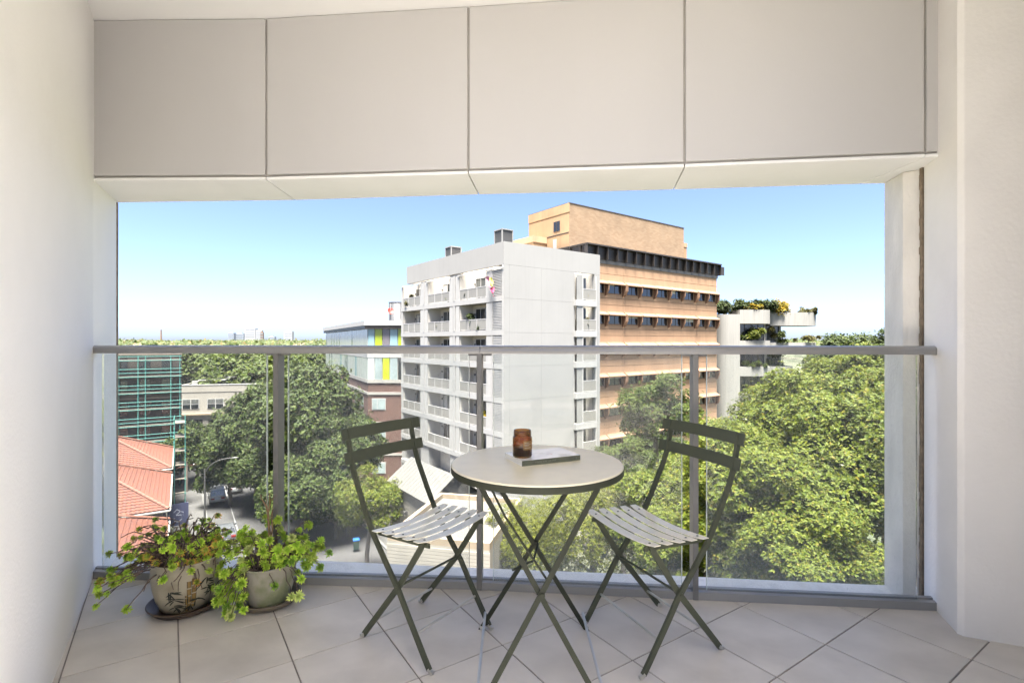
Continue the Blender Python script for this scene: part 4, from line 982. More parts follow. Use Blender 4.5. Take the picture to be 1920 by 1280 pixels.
# ------------------------------------------------------------------ scaffolded building
M['sdark'] = mat('dark_brown_brick_wall', (0.044,0.037,0.031), .9, .35, 1.4, streak=.5, detail=8)
M['teal'] = mat('teal_scaffold_tube', (0.068,0.231,0.197), .5, .12, 3)
M['boardm'] = mat('scaffold_boards', (0.163,0.141,0.110), .85, .25, 2)
QS = (-46.7, 72.0, G); RQ = math.atan2(-LN.y, -LN.x)
sb = thing('brick_building', 'dark brown building standing behind teal scaffolding', 'building', QS, RQ)
MB().box(-.2,-16,0,16,-.02,18.6).build('wall', M['sdark'], sb)
for k in range(6):
    for q in range(5):
        MB().box(.9+q*2.5,-.02,1.2+k*3,2.1+q*2.5,.02,2.9+k*3).build('window', M['win'], sb); 
    MB().box(-.25,-.02,3.3+k*3,16,.05,3.55+k*3).build('floor_band', M['boardm'], sb)
def scaffold(loc, rz, xs, ys, top, lift, label):
    s = thing('scaffold', label, 'scaffold', loc, rz)
    nl = int(top/lift)
    for x in xs:
        for y in ys: MB().tube([(x,y,0),(x,y,top+.6)], .05, 6).build('standard', M['teal'], s)
    for k in range(1, nl+1):
        z = k*lift
        for y in ys:
            for dz in (0, .55, 1.05):
                if y == ys[0] and dz: continue
                if z+dz < top+.6: MB().tube([(xs[0]-.2,y+.05,z+dz),(xs[-1]+.2,y+.05,z+dz)], .032, 6).build('ledger', M['teal'], s)
        for x in (xs[0], xs[-1]): MB().tube([(x,ys[0]-.1,z),(x,ys[-1]+.15,z)], .032, 6).build('transom', M['teal'], s)
        MB().box(xs[0]-.1,ys[0]+.06,z+.04,xs[-1]+.1,ys[-1]-.06,z+.11).build('deck_board', M['boardm'], s)
    return s
scaffold(QS, RQ, (0,1.05,3.9,4.7,6.8,9.3,11.8), (.3,1.35), 17.6, 2.2, 'teal scaffolding of tubes and boards across the dark brown wall')
pt = LO+LD*22.4+LN*.15
scaffold((pt.x,pt.y,G), RH, (0,1.9), (-1.15,-.05), 10.4, 1.7, 'narrow teal scaffold tower at the street end of the terracotta roofs')
M['hoard'] = mat('blue_hoarding', (.036,.040,.085), .6, .2, 2); M['wpaint'] = mat('white_sign_print', (0.422,0.428,0.462), .7, .1, 6)
pt = LO+LD*14.1+LN*.6
hb = thing('hoarding', 'blue hoarding panel with white looping graffiti at the foot of the scaffolding', 'sign', (pt.x,pt.y,G+.12), math.atan2(.62,.78))
MB().box(-.95,-.03,.25,.95,.03,2.6).build('panel', M['hoard'], hb)
for x in (-.9,.9): MB().box(x-.04,.03,0,x+.04,.09,2.6).build('post', M['frame'], hb)
g = MB()
for pts in ([(-.35,-.035,.7),(-.40,-.035,1.7),(-.1,-.035,2.0),(.2,-.035,1.75),(-.2,-.035,1.4),(.3,-.035,1.35),(.35,-.035,.9),(0,-.035,.65),(-.35,-.035,.8)], [(-.55,-.035,1.2),(-.5,-.035,1.0),(-.3,-.035,1.1)], [(.3,-.035,1.7),(.5,-.035,1.6),(.45,-.035,1.2)]):
    g.ribbon(pts, .075, .006, (0,0,1))
g.build('graffiti', M['wpaint'], hb)

# ------------------------------------------------------------------ pale flat roofed building down the street
M['beige'] = mat('beige_render', (0.250,0.229,0.193), .85, .1, .6, streak=.2)
lw = thing('flat_roofed_building', 'beige two storey building with white rooftop plant boxes behind the street trees', 'building', (-62.5,96.0,G), R(14))
MB().box(0,0,0,17,12,10.6).build('wall', M['beige'], lw)
mb = MB(); mb.box(-.05,-.06,10.6,17.05,.25,11.9); mb.box(-.05,11.8,10.6,17.05,12.05,11.9); mb.box(-.05,.25,10.6,.25,11.8,11.9); mb.box(16.8,.25,10.6,17.05,11.8,11.9); mb.build('parapet', M['beige'], lw)
MB().box(-.12,-.12,11.9,17.12,.3,12.02).build('parapet_cap', M['white2'], lw)
MB().box(-.3,-.5,6.3,17.2,-.0,6.6).build('awning', M['cap'], lw)
for x in (.6,4.8,9.4,13.2):
    fr = MB().box(x,-.06,7.4,x+2.9,-.005,9.3).build('window', M['white2'], lw)
    for q in range(2):
        for z in (7.5,8.45): MB().box(x+.1+q*1.4,-.09,z,x+1.35+q*1.4,-.061,z+.78).build('pane', M['win'] if z < 8 else M['win2'], fr)
for x in (1,5,9,13): MB().box(x,-.06,1.0,x+3,-.005,5.4).build('shop_window', M['win'], lw)
for (x, y, a, b, h) in ((1.2,3,4.2,3,1.9),(6.5,4,3,3,2.6),(10.4,3,2.5,3.4,2.0),(13.2,2.4,2.6,3,2.2)): MB().box(x,y,10.61,x+a,y+b,10.6+h).build('plant_box', M['white'], lw)
MB().box(2.5,2.5,12.6,7.2,5,12.75).build('canopy', M['white2'], lw)

# ------------------------------------------------------------------ street furniture and vehicles
M['galv'] = mat('galvanised_steel', (.075,.073,.068), .5, .15, 4, metal=.3)
M['timber'] = mat('grey_timber_pole', (0.163,0.136,0.109), .9, .3, 3, stretch=(4,4,.3))
def lamp(loc, rz, h, arm, rise, label, polem):
    t = thing('street_lamp', label, 'street lamp', loc, rz)
    MB().tube([(0,0,-.1),(0,0,h)], [.12,.08], 10).build('pole', polem, t, smooth=50)
    MB().tube(bez((0,0,h-.5),(.5,0,h+rise*.9),(arm*.6,0,h+rise),(arm,0,h+rise+.05),10), .034, 8).build('arm', M['galv'], t, smooth=60)
    MB().lathe([(0,-.10),(.10,-.08),(.14,0),(.10,.07),(0,.09)], 12).build('lamp_head', M['galv'], t, smooth=60, loc=(arm+.3,0,h+rise+.03)).scale = (3.2,1,1)
    return t
lamp((-33.6,56.0,G), R(20), 6.2, 2.6, 1.0, 'curved arm street lamp rising in front of the dark street trees', M['galv'])
lamp((-9.9,42.0,G), R(196), 7.0, 2.4, .25, 'street lamp on a timber pole beside the cream cottage', M['timber'])
wr = MB()
for dz, ex in ((6.7,(-22,64,9.5)),(6.5,(-24,66,9.2)),(6.3,(-3.5,52,8.0))):
    pa_ = (-9.9,42.0,G+dz); pb_ = (ex[0],ex[1],G+ex[2]); mid = [(pa_[k]+pb_[k])/2-(0.8 if k == 2 else 0) for k in range(3)]
    wr.tube(bez(pa_, mid, mid, pb_, 10), .018, 4)
tag(wr.build('overhead_wires', M['bronze']), 'sagging dark overhead wires running from the timber lamp pole', 'wires')
pp = thing('power_pole', 'timber power pole with an orange crossarm beyond the scaffolding', 'power pole', (-43.5,68.5,G))
MB().tube([(0,0,0),(0,0,4.2)], .14, 8).build('pole', M['timber'], pp); MB().bar((-1.2,-.2,3.3),(1.2,.3,3.75),.12,.12).build('crossarm', M['ridge'], pp)
for x in (-.9,.9): MB().lathe([(.05,0),(.07,.06),(.03,.16),(0,.17)], 8, (x, .05, 3.5+x*.18)).build('insulator', M['wpaint'], pp)
M['tyre'] = mat('tyre_rubber', (0.012,0.012,0.012), .85, .2, 10); M['carglass'] = mat('car_window_glass', (0.014,0.016,0.019), .05, .3, 2, spec=.9)
M['rim'] = mat('wheel_rim', (0.306,0.306,0.306), .3, .1, 5, metal=.8); M['tail'] = mat('red_tail_lamp', (0.204,0.008,0.007), .2, .1, 5); M['head'] = mat('clear_head_lamp', (0.442,0.449,0.449), .1, .05, 5)
def car(label, loc, rz, paint, van=False, cat='car'):
    """local +x is forward"""
    t = thing('parked_car', label, cat, loc, rz, 'cars parked along the street')
    L_, W_ = 4.4, 1.76
    low = [(-2.2,.32),(-2.22,.62),(-2.14,.92),(-1.1,.97),(.85,.96),(1.75,.82),(2.16,.66),(2.2,.34)]
    top = [(-2.10,.93),(-1.95,1.75),(-1.5,1.84),(.35,1.82),(1.1,1.0)] if van else [(-1.95,.94),(-1.35,1.38),(-.6,1.46),(.15,1.43),(1.0,.95)]
    def loft(prof, ws):
        n = len(prof); mb = MB()
        vs = [(x, -w_, z) for (x, z), w_ in zip(prof, ws)]+[(x, w_, z) for (x, z), w_ in zip(prof, ws)]
        mb.add(vs, [tuple(range(n)), tuple(range(2*n-1,n-1,-1))]+[(i, n+i, n+(i+1)%n, (i+1)%n) for i in range(n)]); return mb
    ws = [.80,.86,.87,.88,.88,.86,.80,.78]
    loft(low, ws).build('body', paint, t, bevel=.05, seg=2, smooth=40)
    wt = [.84,.72 if not van else .78,.68 if not van else .76,.68 if not van else .76,.82]
    loft(top, wt).build('cabin', paint, t, bevel=.04, seg=2, smooth=40)
    def win(p, q, w0, w1, name, inset=.08):
        (x0,z0),(x1,z1) = p, q; d = Vector((x1-x0, z1-z0)).normalized(); nn = Vector((-d.y, d.x)); nn = nn if nn.y > 0 or abs(nn.y) < .3 and nn.x*(x0) > 0 else -nn
        a, b = Vector(p)+d*.10, Vector(q)-d*.07; o = nn*.012
        MB().add([(a.x+o.x,-w0+inset,a.y+o.y),(a.x+o.x,w0-inset,a.y+o.y),(b.x+o.x,w1-inset,b.y+o.y),(b.x+o.x,-w1+inset,b.y+o.y),(a.x,-w0+inset,a.y),(a.x,w0-inset,a.y),(b.x,w1-inset,b.y),(b.x,-w1+inset,b.y)],
            [(0,1,2,3),(4,7,6,5),(0,4,5,1),(1,5,6,2),(2,6,7,3),(3,7,4,0)]).build(name, M['carglass'], t)
    win(top[0], top[1], wt[0], wt[1], 'rear_window'); win(top[4], top[3], wt[4], wt[3], 'windscreen')
    for s in (-1, 1):
        zt = 1.72 if van else 1.36
        xs = ((-1.75,-.45),(-.35,.55)) if van else ((-1.25,-.35),(-.25,.55))
        for (xa, xb) in xs:
            y0, y1 = s*.862, s*(.775 if van else .715)
            MB().add([(xa,y0,1.0),(xb+.15,y0,1.0),(xb,y1,zt),(xa+.1,y1,zt),(xa,y0-s*.05,1.0),(xb+.15,y0-s*.05,1.0),(xb,y1-s*.05,zt),(xa+.1,y1-s*.05,zt)], [(0,1,2,3),(4,7,6,5),(0,4,5,1),(1,5,6,2),(2,6,7,3),(3,7,4,0)]).build('side_window', M['carglass'], t)
        for x in (-1.35, 1.38):
            wh = MB().lathe([(0,-.10),(.28,-.10),(.33,-.07),(.33,.07),(.28,.10),(0,.10)], 18).build('wheel', M['tyre'], t, smooth=40, loc=(x, s*.80, .33)); wh.rotation_euler = (R(90),0,0)
            rm = MB().lathe([(0,-.115),(.19,-.105),(.20,0),(.19,.105),(0,.115)], 14).build('rim', M['rim'], wh, smooth=40)
        MB().box(-2.235,s*.55-.2,.66,-2.15,s*.55+.2,.86).build('tail_lamp', M['tail'], t)
        MB().box(2.02,s*.55-.2,.60,2.18,s*.55+.2,.74).build('headlamp', M['head'], t)
        MB().box(.62,s*.95-.1,.98,.78,s*.95+.08,1.12).build('mirror', paint, t)
    MB().box(-2.25,-.26,.42,-2.19,.26,.54).build('number_plate', M['head'], t)
    return t
cw = mat('white_car_paint', (0.490,0.490,0.483), .25, .03, 3, coat=.6); cs = mat('silver_van_paint', (0.286,0.292,0.299), .28, .05, 3, metal=.4, coat=.6); cg = mat('grey_car_paint', (0.068,0.071,0.075), .25, .05, 3, coat=.6)
p = LO+LD*23.4+LN*4.7; car('silver van with a dark rear window parked by the kerb near the curved street lamp', (p.x,p.y,G+.005), RH, cs, True, 'van')
p = LO+LD*27.0+LN*6.9; car('white car standing just beyond the silver van', (p.x,p.y,G+.005), RH, cw)
p = LO+LD*14.5+LN*16.0; car('white car parked under the dark street tree beside the blue lidded bin', (p.x,p.y,G+.005), RH+math.pi, cw)
p = LO+LD*21.5+LN*15.8; car('dark grey car half hidden under the overhanging street tree', (p.x,p.y,G+.005), RH+math.pi, cg)
p = LO+LD*33+LN*10; car('small white car far along the street under the tree branches', (p.x,p.y,G+.005), RH, cw)
for t_, n_, rz_, pm_, lb_ in ((8.5,4.7,0,cg,'dark car parked by the kerb below the curved street lamp, its roof just seen'),(38,4.8,0,cs,'silver car parked at the kerb beyond the white car'),(9.0,16.1,math.pi,cs,'silver car parked under the trees nearest the bin'),(45,16,math.pi,cg,'dark car parked far down the street')):
    p = LO+LD*t_+LN*n_; car(lb_, (p.x,p.y,G+.005), RH+rz_, pm_)
M['bing'] = mat('dark_green_bin_plastic', (0.020,0.048,0.031), .5, .15, 5); M['binb'] = mat('blue_bin_lid', (0.014,0.082,0.286), .45, .1, 5)
bn = thing('wheelie_bin', 'green wheelie bin with a blue lid on the footpath by the light green tree', 'bin', (-15.0,49.3,G+.12), R(200))
MB().add([(-.24,-.26,.08),(.24,-.26,.08),(.24,.26,.08),(-.24,.26,.08),(-.29,-.34,.98),(.29,-.34,.98),(.29,.34,.98),(-.29,.34,.98)], [(0,3,2,1),(4,5,6,7),(0,1,5,4),(1,2,6,5),(2,3,7,6),(3,0,4,7)]).build('body', M['bing'], bn, bevel=.03)
MB().add([(-.31,-.37,.985),(.31,-.37,.985),(.31,.37,.985),(-.31,.37,.985),(-.28,-.30,1.07),(.28,-.30,1.07),(.28,.33,1.10),(-.28,.33,1.10)], [(0,3,2,1),(4,5,6,7),(0,1,5,4),(1,2,6,5),(2,3,7,6),(3,0,4,7)]).build('lid', M['binb'], bn, bevel=.02)
for s in (-1, 1): w_ = MB().lathe([(0,-.03),(.10,-.03),(.10,.03),(0,.03)], 14).build('wheel', M['tyre'], bn, loc=(s*.27,.28,.10)); w_.rotation_euler = (0,R(90),0)

# ------------------------------------------------------------------ vegetation
def np_mesh(name, V, F, m, smooth=False):
    me = bpy.data.meshes.new(name); k = F.shape[1]
    me.vertices.add(len(V)); me.vertices.foreach_set('co', V.astype(np.float32).ravel())
    me.loops.add(F.size); me.loops.foreach_set('vertex_index', F.astype(np.int32).ravel())
    me.polygons.add(len(F)); me.polygons.foreach_set('loop_start', np.arange(0, F.size, k, dtype=np.int32))
    me.materials.append(m); me.update(calc_edges=True); return me
def leaves(rg, P, N, L, per, wid, el=(.0,.75), droop=.15):
    """per leaves around each sprig tip P with axis N: two triangles each, folded along the midrib"""
    n = len(P); P = np.repeat(P, per, 0); N = np.repeat(N, per, 0); m = n*per
    ref = rg.normal(size=(m,3)); T = np.cross(N, ref); T /= np.linalg.norm(T, axis=1, keepdims=True)+1e-9
    e = rg.uniform(el[0], el[1], (m,1)); d = np.cos(e)*T+np.sin(e)*N; d[:,2] -= droop*rg.random(m); d /= np.linalg.norm(d, axis=1, keepdims=True)
    s = np.cross(d, N); s /= np.linalg.norm(s, axis=1, keepdims=True)+1e-9; u = np.cross(s, d)
    l = (L*rg.uniform(.6,1.25,(m,1))); b = P+d*l*rg.uniform(0,.25,(m,1))+rg.normal(size=(m,3))*L*.12
    V = np.empty((m,4,3)); V[:,0] = b; V[:,1] = b+d*l*.5+s*l*wid+u*l*.10; V[:,2] = b+d*l; V[:,3] = b+d*l*.5-s*l*wid+u*l*.10
    i = np.arange(m)[:,None]*4
    F = np.concatenate([i+np.array([[0,1,2]]), i+np.array([[0,2,3]])], 0)
    return V.reshape(-1,3), F
def crown(seed, Rr, ncl, nsp, L, per, wid, clump=(.20,.36), fill=(.40,.86), el=(0,.75)):
    rg = np.random.default_rng(seed)
    d = rg.normal(size=(ncl,3)); d /= np.linalg.norm(d, axis=1, keepdims=True); d[:,2] = np.where(d[:,2] < -.45, -d[:,2]*.6, d[:,2])
    rr = Rr*rg.uniform(fill[0], fill[1], (ncl,1)); Cc_ = d*rr; cr = Rr*rg.uniform(clump[0], clump[1], ncl)
    pr = cr**2; pr /= pr.sum(); ci = rg.choice(ncl, nsp*2, p=pr)
    e = rg.normal(size=(nsp*2,3)); e[:,2] += .25; e /= np.linalg.norm(e, axis=1, keepdims=True)
    e2 = e*np.array([1,1,.75]); P = Cc_[ci]+e2*(cr[ci]*(.62+.45*rg.random(nsp*2)**.6))[:,None]
    D = np.linalg.norm(P[:,None,:]-Cc_[None], axis=2)/cr[None]; D[np.arange(len(P)), ci] = 9
    keep = (D.min(1) > .62) | (rg.random(len(P)) < .12); P = P[keep][:nsp]; e = e[keep][:nsp]
    out_ = rg.random(len(P)) < .07; P[out_] += (e2[:0].sum() + P[out_]/np.linalg.norm(P[out_],axis=1,keepdims=True)*Rr*rg.uniform(.03,.13,(out_.sum(),1)))
    N = e*.55+np.array([0,0,.5])+P/Rr*.35+rg.normal(size=P.shape)*.28; N /= np.linalg.norm(N, axis=1, keepdims=True)
    V, F = leaves(rg, P, N, L, per, wid, el)
    return V, F, Cc_
LM = {
 'plane': leafmat('plane_tree_leaf', [(0,(0.044,0.065,0.004)),(.35,(0.066,0.090,0.006)),(.7,(0.090,0.109,0.008)),(.93,(0.114,0.123,0.009)),(1,(0.132,0.100,0.011))], .42),
 'dark': leafmat('dark_street_tree_leaf', [(0,(0.019,0.030,0.006)),(.5,(0.028,0.044,0.007)),(.9,(0.044,0.060,0.010)),(1,(0.060,0.070,0.013))], .28),
 'mid': leafmat('mid_green_leaf', [(0,(0.027,0.043,0.005)),(.5,(0.040,0.058,0.006)),(1,(0.059,0.074,0.009))], .35),
 'fine': leafmat('bright_fine_leaf', [(0,(0.044,0.056,0.004)),(.5,(0.083,0.096,0.004)),(1,(0.128,0.127,0.009))], .42),
 'yellow': leafmat('yellow_green_leaf', [(0,(0.085,0.089,0.004)),(.5,(0.184,0.145,0.005)),(1,(0.297,0.176,0.005))], .35),
 'dry': leafmat('olive_dry_leaf', [(0,(0.048,0.051,0.010)),(1,(0.103,0.090,0.021))], .3),
}
CR = {}
for kname, seed, ncl, nsp, L, per, wid, mk, cl in (
  ('plane', 1, 90, 15000, .185, 6, .30, 'plane', (.12,.30)), ('plane2', 2, 96, 15000, .185, 6, .30, 'plane', (.12,.29)),
  ('sparse', 3, 46, 4200, .23, 6, .28, 'mid', (.13,.24)),
  ('dark', 4, 62, 6500, .34, 5, .32, 'dark', (.18,.33)), ('dark2', 5, 54, 6000, .34, 5, .32, 'dark', (.17,.34)),
  ('fine', 6, 60, 12000, .15, 5, .22, 'fine', (.18,.34)), ('light', 7, 44, 5200, .26, 6, .26, 'plane', (.2,.34)),
  ('far', 8, 40, 3000, .62, 4, .34, 'mid', (.2,.36))):
    V, F, Cc_ = crown(seed, 5.0, ncl, nsp, L, per, wid, cl)
    CR[kname] = (np_mesh('crown', V, F, LM[mk]), Cc_)
M['bark'] = mat('mottled_bark', (0.143,0.126,0.099), .9, .5, 2.5, col2=(0.082,0.065,0.048), bump=.4, bscale=12)
def tree(px, py, d, Rr, kind, label, group, rz=.9, nlimb=14, seed=0):
    X = (px-960)/960*d; Z = EYE-(py-640)/960*d; rg = random.Random(seed*31+int(px))
    t = thing('tree', label, 'tree', (X, d, G), 0, group); H = Z-G
    me, cc = CR[kind]; c = link('crown', me, t, (0,0,H), rg.uniform(0,6.28)); c.scale = (Rr/5, Rr/5, Rr/5*rz)
    a0 = c.rotation_euler.z; ca, sa = math.cos(a0), math.sin(a0); mb = MB(); fk = H-Rr*rz*.55
    r0 = .05*Rr+.04; mb.tube([(0,0,-.2),(rg.uniform(-.1,.1),0,fk*.5),(rg.uniform(-.2,.2),rg.uniform(-.2,.2),fk),(0,0,H+Rr*.2)], [r0*1.3,r0,r0*.85,r0*.3], 8)
    for i in range(min(nlimb, len(cc))):
        q = cc[i]*Rr/5; q = Vector((q[0]*ca-q[1]*sa, q[0]*sa+q[1]*ca, q[2]*rz+H)); s0 = Vector((0,0,fk+rg.uniform(0,Rr*.5)))
        mid = s0.lerp(q,.5)+Vector((rg.uniform(-.3,.3),rg.uniform(-.3,.3),-.1*Rr))
        mb.tube([tuple(s0), tuple(mid), tuple(q)], [r0*.42,r0*.26,r0*.08], 5)
    mb.build('trunk', M['bark'], t, smooth=60); return t
PG, SG, FG = 'plane trees below the balcony', 'dark street trees along the road', 'trees across the far suburb'
for i, a in enumerate((
 (1605,905,24,5.2,'plane','big plane tree filling the view beside the outer column',PG),
 (1430,945,23.5,4.3,'plane2','bright plane tree low behind the chair beside the pier',PG),
 (1375,890,31,4.2,'plane','plane tree whose top meets the foot of the planted balcony building',PG),
 (1560,825,34,6.0,'plane2','tall plane tree just below the handrail beside the planted balcony building',PG),
 (1662,765,44,6.4,'plane','farthest plane tree, its twigs rising above the handrail by the outer column',PG),
 (1482,795,43,4.6,'plane2','plane tree at the corner of the planted balcony building, farther back',PG),
 (1232,782,41,4.1,'sparse','thin open tree in front of the brown concrete building',PG),
 (1168,885,37,3.0,'sparse','small open tree at the foot of the white apartment block',PG),
 (1235,985,29,4.0,'plane','plane tree seen under the seat of the chair beside the pier',PG),
 (1110,1010,31,4.6,'fine','fine leaved bright tree seen between the table legs',PG),
 (985,1035,33,3.7,'fine','fine leaved bright tree beside the white flat annexe roof',PG),
 (850,1085,40,2.3,'fine','low bright tree in front of the cottage, seen under the chair by the succulents',PG),
 (1310,1040,24,3.2,'plane2','low plane tree behind the balustrade post nearest the pier',PG),
 (1500,1060,20,3.4,'plane','nearest plane tree, its crown cut off by the white ledge',PG))):
    tree(*a, seed=i+1, rz=.95)
for i, a in enumerate((
 (592,795,57,6.3,'dark','largest dark street tree, left of the glass panelled brick building',SG),
 (652,855,53,4.3,'dark2','dark street tree overlapping the red brick wall',SG),
 (572,930,51,4.0,'dark','low dark street tree above the parked white car',SG),
 (520,790,64,5.6,'dark2','dark street tree behind the balustrade post nearest the succulents',SG),
 (482,812,64,5.2,'dark','dark street tree behind the curved arm street lamp',SG),
 (432,880,63,3.6,'dark2','low dark branches of the street tree over the silver van',SG),
 (368,852,72,4.6,'dark2','dark street tree next to the scaffolding',SG),
 (500,885,60,3.8,'dark','low dark street tree overhanging the road near the bare twig',SG),
 (556,846,74,4.4,'dark','dark street tree in the gap between the two largest street trees',SG),
 (630,950,52,3.2,'dark2','dark understorey tree beside the light green street tree',SG))):
    tree(*a, seed=i+40, rz=1.12)
tree(690,950,43,2.9,'light','light green street tree in front of the timber lamp pole',SG, seed=70, rz=1.15)
rg = random.Random(12)
for i in range(46):
    d = rg.uniform(112,330) if i > 9 else rg.uniform(105,150); px = rg.uniform(225,640) if i > 9 else 330+i*21
    if i <= 9: Rr = rg.uniform(6.5,9); top = rg.uniform(.5,3.5)
    else: Rr = rg.uniform(5,9); top = rg.uniform(0,4)
    zc = 20.165-top-Rr*.9      # crown centre above the street
    py = 640+(20.165-zc)/d*960
    tree(px, py, d, Rr, 'far', 'mid green tree among many in the suburb beyond the street', FG, nlimb=4, seed=i)
for i, (px, py, d, Rr) in enumerate(((1330,800,82,6),(1600,690,90,7),(1700,680,85,7),(1240,880,58,4.5))):
    tree(px, py, d, Rr, 'dark', ('dark tree behind the thin open tree and the brown building','dark tree behind the end of the planted balconies','dark tree half hidden by the outer column','dark tree low in front of the brown building')[i], 'dark trees behind the plane trees', seed=i+90)

def shrub(name, label, cat, loc, size, n, L, mk, seed, group=None, hang=0, stems=0):
    rg_ = np.random.default_rng(seed); nb = max(3, int(n/60))
    cc = rg_.uniform(-1,1,(nb,3))*np.array(size)*.8; cr = min(size)*rg_.uniform(.5,1.0,nb); ci = rg_.integers(0,nb,n)
    e = rg_.normal(size=(n,3)); e /= np.linalg.norm(e, axis=1, keepdims=True); P = cc[ci]+e*(cr[ci]*rg_.uniform(.3,1,n))[:,None]
    P[:,2] += size[2]; 
    if hang: P[:,2] -= hang*rg_.random(n)**2
    N = e*.5+np.array([0,0,.7]); N /= np.linalg.norm(N, axis=1, keepdims=True)
    V, F = leaves(rg_, P, N, L, 4, .3)
    t = thing(name, label, cat, loc, 0, group); link('foliage', np_mesh('foliage', V, F, LM[mk]), t)
    mb = MB()
    for k in range(max(3, stems)):
        q = cc[k % nb]; mb.tube([(q[0]*.5,q[1]*.5,-.02),(q[0],q[1],q[2]+size[2])], [.03,.015], 5)
    mb.build('stem', M['bark'], t); return t
bx, by, bz = 30.0, 74.0, G
for i, (x, y, z, sz, n, L, mk, hang, lab) in enumerate((
 (1.6,2.6,24.5,(1.7,1.8,.80),1500,.30,'dark',0,'dark green hedge on the roof next to the brown building'),
 (4.4,2.0,24.6,(1.8,1.4,.78),1500,.30,'dark',0,'dark green roof shrub in the middle of the top planter'),
 (5.2,.7,24.7,(1.4,.5,.40),620,.26,'yellow',.4,'yellow flowering shrub along the top planter edge'),
 (7.4,2.2,24.6,(1.4,1.2,.80),1200,.28,'dark',.2,'dark roof shrub beside the yellow bush'),
 (10.2,2.3,24.2,(1.5,.9,.95),700,.30,'yellow',.5,'round yellow bush at the corner of the roof planter'),
 (14.0,2.9,24.3,(1.9,1.1,.45),620,.22,'dry',.3,'wispy dry plant at the tip of the roof planter'),
 (5.3,.5,20.3,(1.4,.7,.8),760,.28,'plane',.9,'bright bush spilling over the upper balcony'),
 (3.6,.5,20.3,(.6,.4,.28),160,.24,'mid',.2,'small green plant at the near end of the upper balcony'),
 (8.9,2.4,20.5,(.5,.5,.9),330,.26,'dry',1.3,'trailing vine between the two upper balconies'),
 (10.2,1.6,19.8,(.9,.5,.9),460,.24,'mid',1.3,'green creeper hanging from the upper wing balcony'),
 (13.6,2.0,20.0,(2.0,.8,.45),520,.22,'dry',.2,'row of thin plants along the upper wing balcony'),
 (5.2,.4,16.55,(2.2,.6,.30),700,.25,'mid',.5,'trailing green plants along the middle balcony'),
 (6.0,.6,12.8,(1.9,.7,.40),700,.27,'yellow',.6,'yellow green plants spilling over the lower balcony'),
 (9.3,4.0,15.2,(1.3,1.2,2.2),1100,.32,'dark',1.5,'dark climber beside the lower balconies'))):
    shrub('planter_plant', lab, 'plant', (bx+x, by+y-.1, bz+z), sz, n, L, mk, 200+i, 'plants in the balcony planters')
# plants and a flag on the white block's balconies
def wbp(x, y, z): 
    c, s = math.cos(ROT), math.sin(ROT); return (-.7+x*c-y*s, 44.6+x*s+y*c, G+z)
for i, (x, y, z, sz, n, mk, lab) in enumerate((
 (.55,5.9,21.3,(.35,.75,.85),520,'dark','dark balcony jungle on the second balcony row of the white block'),
 (.5,4.3,21.3,(.25,.35,.55),200,'dark','leafy pot plant on the balcony below the pink flag'),
 (.4,10.4,24.3,(.25,.4,.45),160,'plane','bright green plant on the top balcony beside the middle pier'),
 (.5,3.6,12.3,(.3,.7,.75),380,'yellow','yellow green palm on a lower balcony behind the middle post'),
 (.45,6.7,24.3,(.2,.3,.5),130,'dark','small dark pot plant on the top corner balcony'),
 (.5,12.7,21.3,(.3,.6,.45),260,'dry','dry brown planter on the second middle balcony'),
 (.4,19.6,24.3,(.3,.5,.75),230,'dry','dry shrub on the top far balcony of the white block'))):
    shrub('balcony_plant', lab, 'plant', wbp(x, y, z), sz, n, .2, mk, 300+i, 'plants on the white apartment balconies')
for i, (z, mk, lab) in enumerate(((24.3,'yellow','yellow plant in the topmost side window of the white block'),(21.3,'dry','twiggy plant reaching out of the second side window'),(9.3,'yellow','plant in the low side window near the brown building'))):
    shrub('balcony_plant', lab, 'plant', wbp(10.0, .1, z+.2), (.45,.18,.45), 170, .2, mk, 320+i, 'plants on the white apartment balconies')
M['pink'] = mat('pink_flag_cloth', (0.476,0.204,0.258), .8, .1, 3); M['redc'] = mat('crimson_flag_cloth', (0.408,0.041,0.095), .8, .1, 3); M['yel'] = mat('yellow_flag_cloth', (0.422,0.381,0.054), .8, .1, 3)
fl = thing('flag', 'pink, yellow and crimson flag hanging at the top corner of the white block', 'flag', wbp(-.35,1.9,26.2), ROT)
def cloth(name, m, c0, c1, w0, w1, ph_):
    vs = []; fs = []; n = 8
    for i in range(n+1):
        t = i/n; c = Vector(c0).lerp(Vector(c1), t); w_ = w0+(w1-w0)*t
        for s in (-1, 0, 1): vs.append((c.x+.10*math.sin(5*t+ph_+s), c.y+s*w_, c.z+.05*s*math.sin(4*t)))
    for i in range(n):
        for k in range(2): fs.append((i*3+k, i*3+k+1, i*3+k+4, i*3+k+3))
    MB().add(vs, fs).build(name, m, fl, smooth=80)
cloth('pink_band', M['pink'], (-.05,.2,-.2), (-.10,-.55,-1.25), .42, .16, 0); cloth('yellow_band', M['yel'], (-.12,-.45,-.35), (-.10,-.85,-1.35), .22, .10, 1); cloth('crimson_tail', M['redc'], (-.07,-.65,-1.25), (-.10,-.95,-2.1), .26, .05, 2)
MB().tube([(.0,.45,-.15),(-.10,-.5,.1)], .02, 6).build('pole', M['frame'], fl)

